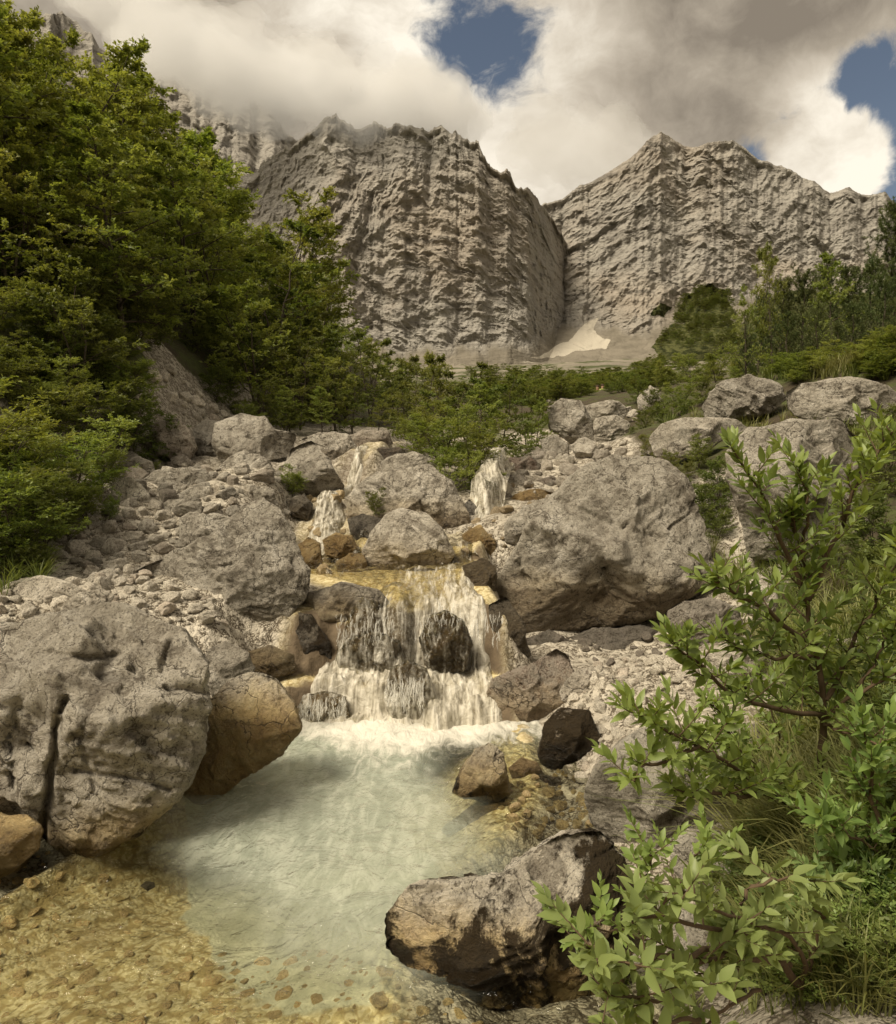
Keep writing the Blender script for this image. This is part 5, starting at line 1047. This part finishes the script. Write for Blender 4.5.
# far belt of bushes and the trees under the mountain
FARP = [(SHRUBD[0][0], SHRUBD[0][1], SHRUBD[0][2]), SHRUBD[1], DARK[0]]
cnt = 0
for k in range(3000):
    px = rs.uniform(380, 800) if rs.rand() < .25 else rs.uniform(485, 665); d = math.exp(rs.uniform(math.log(24), math.log(330))); p = at(px, 400, d); x, y = p[0], p[1]; g0 = gz(x, y)
    h_ = max(.8, rs.uniform(7, 17) * y / F); tp = pix(np.array([x, y, g0 + h_]))[1]; lim = np.interp(px, [380, 440, 520, 620, 660, 700, 760], [355, 365, 370, 370, 358, 345, 335])
    if tp < lim - 6: continue
    if 585 < px < 622 and y < 50: continue
    if any((x - a) ** 2 + (y - b) ** 2 < (.011 * y) ** 2 for a, b in placed): continue
    placed.append((x, y)); put_tree('dwarf_pine', FARP[rs.randint(3)], x, y, h_, rs, 'distant dark dwarf pine of the valley floor below the mountain', 'dwarf pine', 'distant dwarf pines of the valley floor', wide=1.8); cnt += 1
    if cnt > 285: break
print('far', cnt); print('meadow', sum(o.name.startswith('low_') for o in bpy.data.objects))
cnt = 0
for k in range(900):
    px = rs.uniform(650, 760); py = rs.uniform(288, 345)
    if not poly_mask(np.array([px]), np.array([py]), [(652, 340), (675, 325), (678, 300), (700, 288), (730, 292), (738, 322), (748, 350), (660, 352)])[0]: continue
    d = np.interp(py, [288, 345], [960, 880]); p = at(px, py, d); h_ = rs.uniform(6, 13)
    e = empty('far_tree', p - np.array([0, 0, h_ * .4]), rs.uniform(0, 6)); s = h_ / DARK[0][2]; e.scale = (s * 1.3, s * 1.3, s); tag(e, 'tiny dark tree of the wood on the scree foot of the right peak', 'tree', 'far trees at the foot of the right peak')
    pr = DARK[rs.randint(3)]; obj('trunk', pr[0], e); obj('crown', pr[1], e); cnt += 1
    if cnt > 200: break

# ------------------------------------------------------------------ grass: nobody could count it
def grass(name, polys, per, hgt, wid, seed, label, mat=MG_, bend=.5):
    rs_ = np.random.RandomState(seed); V_, Fc = [], []
    for (poly, n, hs) in polys:
        pts = []; poly = np.array(poly, float); lo, hi = poly.min(0), poly.max(0)
        while len(pts) < n:
            px, py = rs_.uniform(lo, hi)
            if not poly_mask(np.array([px]), np.array([py]), poly)[0]: continue
            h = hit(px, py)
            if h is not None: pts.append(h)
            else: n -= 1
        for c in pts:
            for b in range(per):
                a = rs_.uniform(0, 6.28); r = rs_.rand() * .05 * hs; hh = hgt * hs * rs_.uniform(.4, 1.1); w_ = wid * hs * rs_.uniform(.6, 1.2); bx = math.cos(a); by = math.sin(a); lean_ = rs_.uniform(.2, bend)
                o = c + np.array([bx * r, by * r, -.01]); i0 = len(V_)
                for t, ww in ((0, 1), (.4, .9), (.75, .6), (1., .05)):
                    cc = o + np.array([bx * lean_ * hh * t * t, by * lean_ * hh * t * t, hh * (t - .25 * lean_ * t * t)]); V_.append(cc + np.array([-by, bx, 0]) * w_ * ww); V_.append(cc - np.array([-by, bx, 0]) * w_ * ww)
                for k in range(3): Fc.append((i0 + 2 * k, i0 + 2 * k + 1, i0 + 2 * k + 3, i0 + 2 * k + 2))
    o = mesh_from(name, np.array(V_), np.array(Fc), 4, mat, smooth=False); return tag(o, label, 'grass', kind='stuff')
grass('grass', [([(725, 560), (896, 560), (896, 900), (840, 930), (760, 900), (760, 800), (800, 720), (740, 650)], 420, 1.1), ([(730, 780), (896, 780), (896, 1010), (780, 1010)], 260, .9), ([(660, 540), (720, 500), (730, 580), (690, 600)], 50, .8), ([(590, 940), (900, 900), (900, 1020), (600, 1020)], 60, .6), ([(0, 560), (60, 560), (40, 590), (0, 600)], 30, 1.)], 14, .26, .0035, 2, 'long green grass on the right bank around the willow stem', bend=1.3)
grass('meadow_grass', [([(760, 350), (896, 345), (896, 380), (760, 385)], 260, 1.6), ([(640, 420), (780, 410), (896, 425), (896, 450), (860, 450), (700, 440)], 130, 1.)], 12, .22, .006, 3, 'short yellow green grass between the boulders of the upper right bank', bend=.7)

# ------------------------------------------------------------------ the willow on the right bank and the big leaved plant at the bottom
def hero(name, label, cat, stems, nsub, nleaf, leaf, ratio, mat, seed, stem_r, sub_len=.22, twig_bark=MB_TW, tip_up=.4, leafspan=(.2, 1.)):
    """stems: list of polylines [(px, py, depth), ...]; the first one is the main stem, whose foot is the plant's base"""
    rs_ = np.random.RandomState(seed); base = at(*stems[0][0]); T = Tubes(); Lp, Ld, Ln, Lz = [], [], [], []
    def leafy(path, n, lf, span):
        tt = np.linspace(0, 1, len(path))
        for i in range(n):
            u = span[0] + (span[1] - span[0]) * (i + rs_.rand() * .6) / n; q = np.array([np.interp(u, tt, path[:, k]) for k in range(3)])
            u2 = min(1, u + .05); q2 = np.array([np.interp(u2, tt, path[:, k]) for k in range(3)]); d = unit(q2 - q) if u2 > u + 1e-3 else unit(path[-1] - path[-2])
            a = i * 2.4 + rs_.uniform(-.4, .4); s_ = unit(np.cross(d, [0.1, 0.2, 1.])); b_ = np.cross(d, s_)
            out = s_ * math.cos(a) + b_ * math.sin(a); spread = 1.1 - .75 * u ** 2
            Lp.append(q); Ld.append(d * (1 - spread * .45) + out * spread * .8 + np.array([0, 0, .12])); Ln.append(unit(np.array([0, -.25, 1.]) + rs_.normal(size=3) * .45)); Lz.append(lf * rs_.uniform(.55, 1.15) * (.75 + .45 * math.sin(PI * min(u, .95))))
        Lp.append(path[-1]); Ld.append(unit(path[-1] - path[-2])); Ln.append(unit(rs_.normal(size=3) * .5 + np.array([0, -.3, 1]))); Lz.append(lf * .8)
    for si, st in enumerate(stems):
        pts = np.array([at(*q) for q in st]); n = 14; tt = np.linspace(0, 1, len(pts)); t2 = np.linspace(0, 1, n)
        path = np.stack([np.interp(t2, tt, pts[:, k]) for k in range(3)], 1)
        for _ in range(2): path[1:-1] = (path[:-2] + 2 * path[1:-1] + path[2:]) / 4
        path += np.stack([fbm(V3(t2 * 4, t2 * 0 + si, t2 * 0 + k * 9), 2) for k in range(3)], 1) * .03 * (t2 > 0)[:, None]
        Ltot = np.linalg.norm(np.diff(path, axis=0), axis=1).sum(); r0 = stem_r * (1 if si == 0 else .42 * min(1.3, Ltot / .6 + .3))
        T.add(path - base, r0 * (1 - .82 * t2) + .0012, 7)
        ns = max(2, int(nsub * Ltot))
        for j in range(ns):
            u = (.30 if si == 0 else .12) + (.88 if si == 0 else .86) * (j + rs_.rand()) / ns; u = min(u, .98)
            q = np.array([np.interp(u, t2, path[:, k]) for k in range(3)]); d = unit(path[-1] - path[0]); a = j * 2.4 + rs_.rand()
            out = unit(np.array([math.cos(a), math.sin(a) * .8, rs_.uniform(-.1, .5)])); dd = unit(d * .55 + out + np.array([0, 0, tip_up * .5])); L_ = sub_len * rs_.uniform(.5, 1.25) * (1.1 - .4 * u)
            s3 = np.linspace(0, 1, 6); sp_ = q + dd[None] * (s3 * L_)[:, None] + np.array([0, 0, tip_up])[None] * (s3 ** 2 * L_ * .5)[:, None]
            T.add(sp_ - base, (r0 * .25 + .0008) * (1 - .75 * s3), 5); leafy(sp_, int(nleaf * L_ / sub_len) + 3, leaf, leafspan)
        leafy(path[n // 2:], int(nleaf * 1.4), leaf, (0.2, 1.))
    P_ = np.array(Lp) - base; N_ = np.array(Ln)
    e = empty(name, base); tag(e, label, cat); obj('stem', T.mesh('stem', twig_bark), e)
    lm = leaf_mesh('leaves', P_, np.array(Ld), N_, np.array(Lz), rs_.uniform(ratio * .8, ratio * 1.2, len(P_)), mat, 'oval', droop=.16); obj('leaves', lm, e)
    print(name, len(P_)); return e
hero('willow_bush', 'young willow bush with a slim brown stem on the right bank', 'bush', [
    [(816, 835, 2.60), (818, 790, 2.58), (822, 740, 2.55), (826, 700, 2.52), (818, 650, 2.5), (806, 600, 2.46), (802, 560, 2.45), (790, 520, 2.42)],
    [(806, 600, 2.46), (790, 560, 2.42), (772, 520, 2.36), (755, 480, 2.3), (738, 458, 2.28)],
    [(808, 600, 2.46), (826, 560, 2.5), (842, 520, 2.5), (860, 480, 2.48), (880, 450, 2.45), (900, 425, 2.42)],
    [(802, 560, 2.45), (808, 520, 2.4), (806, 490, 2.4), (800, 470, 2.38)],
    [(818, 645, 2.5), (780, 625, 2.4), (750, 600, 2.3), (728, 585, 2.25), (712, 578, 2.22)],
    [(826, 715, 2.52), (790, 712, 2.4), (740, 700, 2.3), (710, 680, 2.25), (690, 655, 2.2), (672, 640, 2.15)],
    [(824, 720, 2.52), (860, 690, 2.5), (900, 670, 2.45), (930, 650, 2.4)],
    [(826, 700, 2.52), (850, 650, 2.55), (868, 620, 2.55), (880, 590, 2.5), (900, 560, 2.45)],
    [(818, 830, 2.60), (780, 800, 2.45), (740, 770, 2.3), (700, 745, 2.2), (660, 730, 2.1), (640, 715, 2.05)],
    [(824, 725, 2.52), (870, 740, 2.4), (910, 760, 2.3)],
    [(700, 745, 2.2), (670, 760, 2.1), (640, 770, 2.05), (622, 782, 2.0)],
    [(818, 650, 2.5), (790, 660, 2.42), (750, 655, 2.35), (725, 640, 2.3)],
    [(842, 520, 2.5), (850, 500, 2.5), (848, 470, 2.48)],
    [(860, 690, 2.5), (880, 650, 2.48), (900, 620, 2.46)],
    [(780, 800, 2.45), (750, 790, 2.35), (700, 800, 2.2), (672, 790, 2.15)],
], 22, 13, .056, .36, ML_WILLOW, 4, .016, .16)
hero('sapling', 'leafy sapling with dense bright leaves at the right edge below the willow', 'bush', [
    [(900, 900, 2.1), (890, 860, 2.08), (880, 820, 2.05), (870, 780, 2.0), (866, 740, 1.98)],
    [(890, 860, 2.08), (860, 840, 2.0), (835, 830, 1.95), (822, 815, 1.92)],
    [(885, 840, 2.06), (905, 800, 2.0), (920, 760, 1.98)],
    [(895, 880, 2.1), (870, 880, 2.0), (850, 872, 1.95)],
], 22, 13, .05, .38, ML_WILLOW, 9, .010, .16)
hero('broad_leaved_plant', 'bushy plant with broad grey green leaves and curved brown twigs at the bottom edge', 'plant', [
    [(800, 985, 1.75), (790, 965, 1.7), (760, 958, 1.6), (720, 955, 1.5), (690, 965, 1.45)],
    [(800, 985, 1.75), (806, 955, 1.7), (780, 925, 1.6), (745, 925, 1.5), (705, 905, 1.42), (680, 890, 1.38)],
    [(790, 965, 1.7), (740, 930, 1.55), (695, 925, 1.42), (655, 915, 1.34), (630, 925, 1.3)],
    [(760, 958, 1.6), (700, 950, 1.45), (650, 960, 1.35), (610, 960, 1.28), (585, 950, 1.25)],
    [(760, 958, 1.6), (700, 985, 1.45), (650, 1000, 1.35), (600, 990, 1.28)],
    [(800, 985, 1.75), (815, 950, 1.7), (822, 920, 1.65), (815, 900, 1.6)],
    [(740, 905, 1.5), (760, 880, 1.5), (790, 875, 1.52), (820, 880, 1.55)],
    [(700, 1020, 1.4), (670, 1020, 1.35), (640, 1030, 1.3), (600, 1020, 1.25)],
    [(760, 990, 1.55), (720, 1010, 1.45), (690, 1040, 1.4)],
], 13, 10, .047, .42, ML_BIG, 14, .011, .14, tip_up=.15)
hero('creeping_plant', 'small leaved plant with thin twigs climbing over the mossy front boulder', 'plant', [
    [(660, 960, 1.9), (650, 920, 1.85), (640, 890, 1.8), (650, 850, 1.8)],
    [(655, 940, 1.9), (620, 930, 1.8), (590, 930, 1.72), (570, 945, 1.7)],
    [(650, 920, 1.85), (680, 880, 1.85), (700, 850, 1.85), (720, 860, 1.9)],
], 20, 12, .036, .45, ML_WILLOW, 19, .006, .12)
hero('leafy_undershrub', 'dark leaved shoots growing out of the bank between the willow stem and the bottom plant', 'plant', [
    [(850, 960, 2.05), (840, 930, 2.0), (825, 900, 1.97), (815, 870, 1.95)],
    [(845, 945, 2.05), (870, 900, 2.0), (885, 870, 1.98)],
    [(848, 955, 2.05), (810, 930, 1.98), (785, 905, 1.95)],
    [(860, 930, 2.1), (850, 880, 2.1), (858, 840, 2.1)],
    [(900, 960, 2.0), (905, 920, 1.95), (895, 890, 1.92)],
], 24, 11, .042, .42, ML_BIG, 23, .006, .13)
hero('leafy_undershrub', 'bright leaved shoots between the willow branches and the big smooth grey boulder', 'plant', [
    [(770, 800, 2.9), (750, 760, 2.85), (730, 730, 2.8), (712, 705, 2.78)],
    [(768, 790, 2.9), (720, 775, 2.8), (690, 765, 2.75)],
    [(775, 790, 2.9), (780, 740, 2.9), (770, 700, 2.88), (760, 670, 2.86)],
    [(772, 780, 2.9), (735, 745, 2.8), (705, 742, 2.75)],
], 24, 11, .05, .38, ML_WILLOW, 29, .007, .15)
grass('long_grass', [([(735, 800), (820, 790), (830, 870), (750, 880)], 46, 1.6)], 11, .26, .0035, 8, 'arching tuft of long green grass at the foot of the willow stem', bend=1.7)
# two hikers resting on the rocks far up the stream
def person(px, py, d, label, jac, leg, seed):
    import bmesh
    c = at(px, py, d); z0 = c[2]
    J = {'pel': (0, 0, .12), 'che': (0, .05, .42), 'nek': (0, .07, .60), 'hed': (0, .05, .74), 'hedt': (0, .05, .86), 'shl': (-.17, .06, .55), 'ell': (-.24, -.06, .32), 'hal': (-.10, -.26, .25), 'shr': (.17, .06, .55), 'elr': (.24, -.06, .32), 'har': (.10, -.26, .25), 'hil': (-.10, 0, .1), 'knl': (-.14, -.40, .28), 'anl': (-.13, -.48, -.08), 'tol': (-.13, -.64, -.12), 'hir': (.10, 0, .1), 'knr': (.14, -.40, .28), 'anr': (.13, -.48, -.08), 'tor': (.13, -.64, -.12)}
    R_ = dict(pel=.15, che=.16, nek=.06, hed=.10, hedt=.075, shl=.07, ell=.05, hal=.04, shr=.07, elr=.05, har=.04, hil=.1, knl=.07, anl=.05, tol=.04, hir=.1, knr=.07, anr=.05, tor=.04)
    E = [('pel', 'che'), ('che', 'nek'), ('nek', 'hed'), ('hed', 'hedt'), ('che', 'shl'), ('shl', 'ell'), ('ell', 'hal'), ('che', 'shr'), ('shr', 'elr'), ('elr', 'har'), ('pel', 'hil'), ('hil', 'knl'), ('knl', 'anl'), ('anl', 'tol'), ('pel', 'hir'), ('hir', 'knr'), ('knr', 'anr'), ('anr', 'tor')]
    ks = list(J); me = bpy.data.meshes.new('person'); me.from_pydata([J[k] for k in ks], [(ks.index(a), ks.index(b)) for a, b in E], []);     m = NT('clothed_body'); O = m.tc(); z = m.sep(O)[2]; col = m.mix(m.mr(z, .18, .2), leg, jac); col = m.mix(m.mr(z, .63, .65), col, (.45, .28, .2)); m.done(m.bsdf(col, .8)); me.materials.append(m.m)
    o = obj('person', me, loc=(c[0], c[1], z0)); sk = o.modifiers.new('skin', 'SKIN'); sk.use_smooth_shade = True
    for i, k in enumerate(ks): me.skin_vertices[0].data[i].radius = (R_[k], R_[k]); me.skin_vertices[0].data[i].use_root = (k == 'pel')
    sb = o.modifiers.new('sub', 'SUBSURF'); sb.levels = 2; sb.render_levels = 2
    v, f = ico(4); v = v.copy(); hm = NT('hair'); hm.done(hm.bsdf((.05, .03, .02), .8))
    hv = v * np.array([.115, .12, .10]); hv[:, 2] = np.where(v[:, 2] < -.1, hv[:, 2] * .4, hv[:, 2]) + .82; hv[:, 1] += .08
    mesh_from('hair', hv, f, 3, hm.m, parent=o); o.rotation_euler = (0, 0, rs.uniform(-.5, .5)); return tag(o, label, 'person')
person(603, 399, 43, 'person in a yellow green jacket sitting on the far rocks', (.34, .40, .12), (.10, .18, .20), 1)
person(597, 400, 43, 'person in reddish brown clothes sitting left of the yellow green jacket', (.26, .13, .09), (.25, .15, .12), 2)
# ------------------------------------------------------------------ render settings
scene.view_settings.view_transform = 'Standard'; scene.view_settings.look = 'None'; scene.view_settings.exposure = .93; scene.view_settings.gamma = 1
scene.cycles.max_bounces = 10; scene.cycles.diffuse_bounces = 3; scene.cycles.transparent_max_bounces = 24; scene.cycles.transmission_bounces = 4
scene.cycles.use_denoising = True
scene.cycles.caustics_reflective = False; scene.cycles.caustics_refractive = False
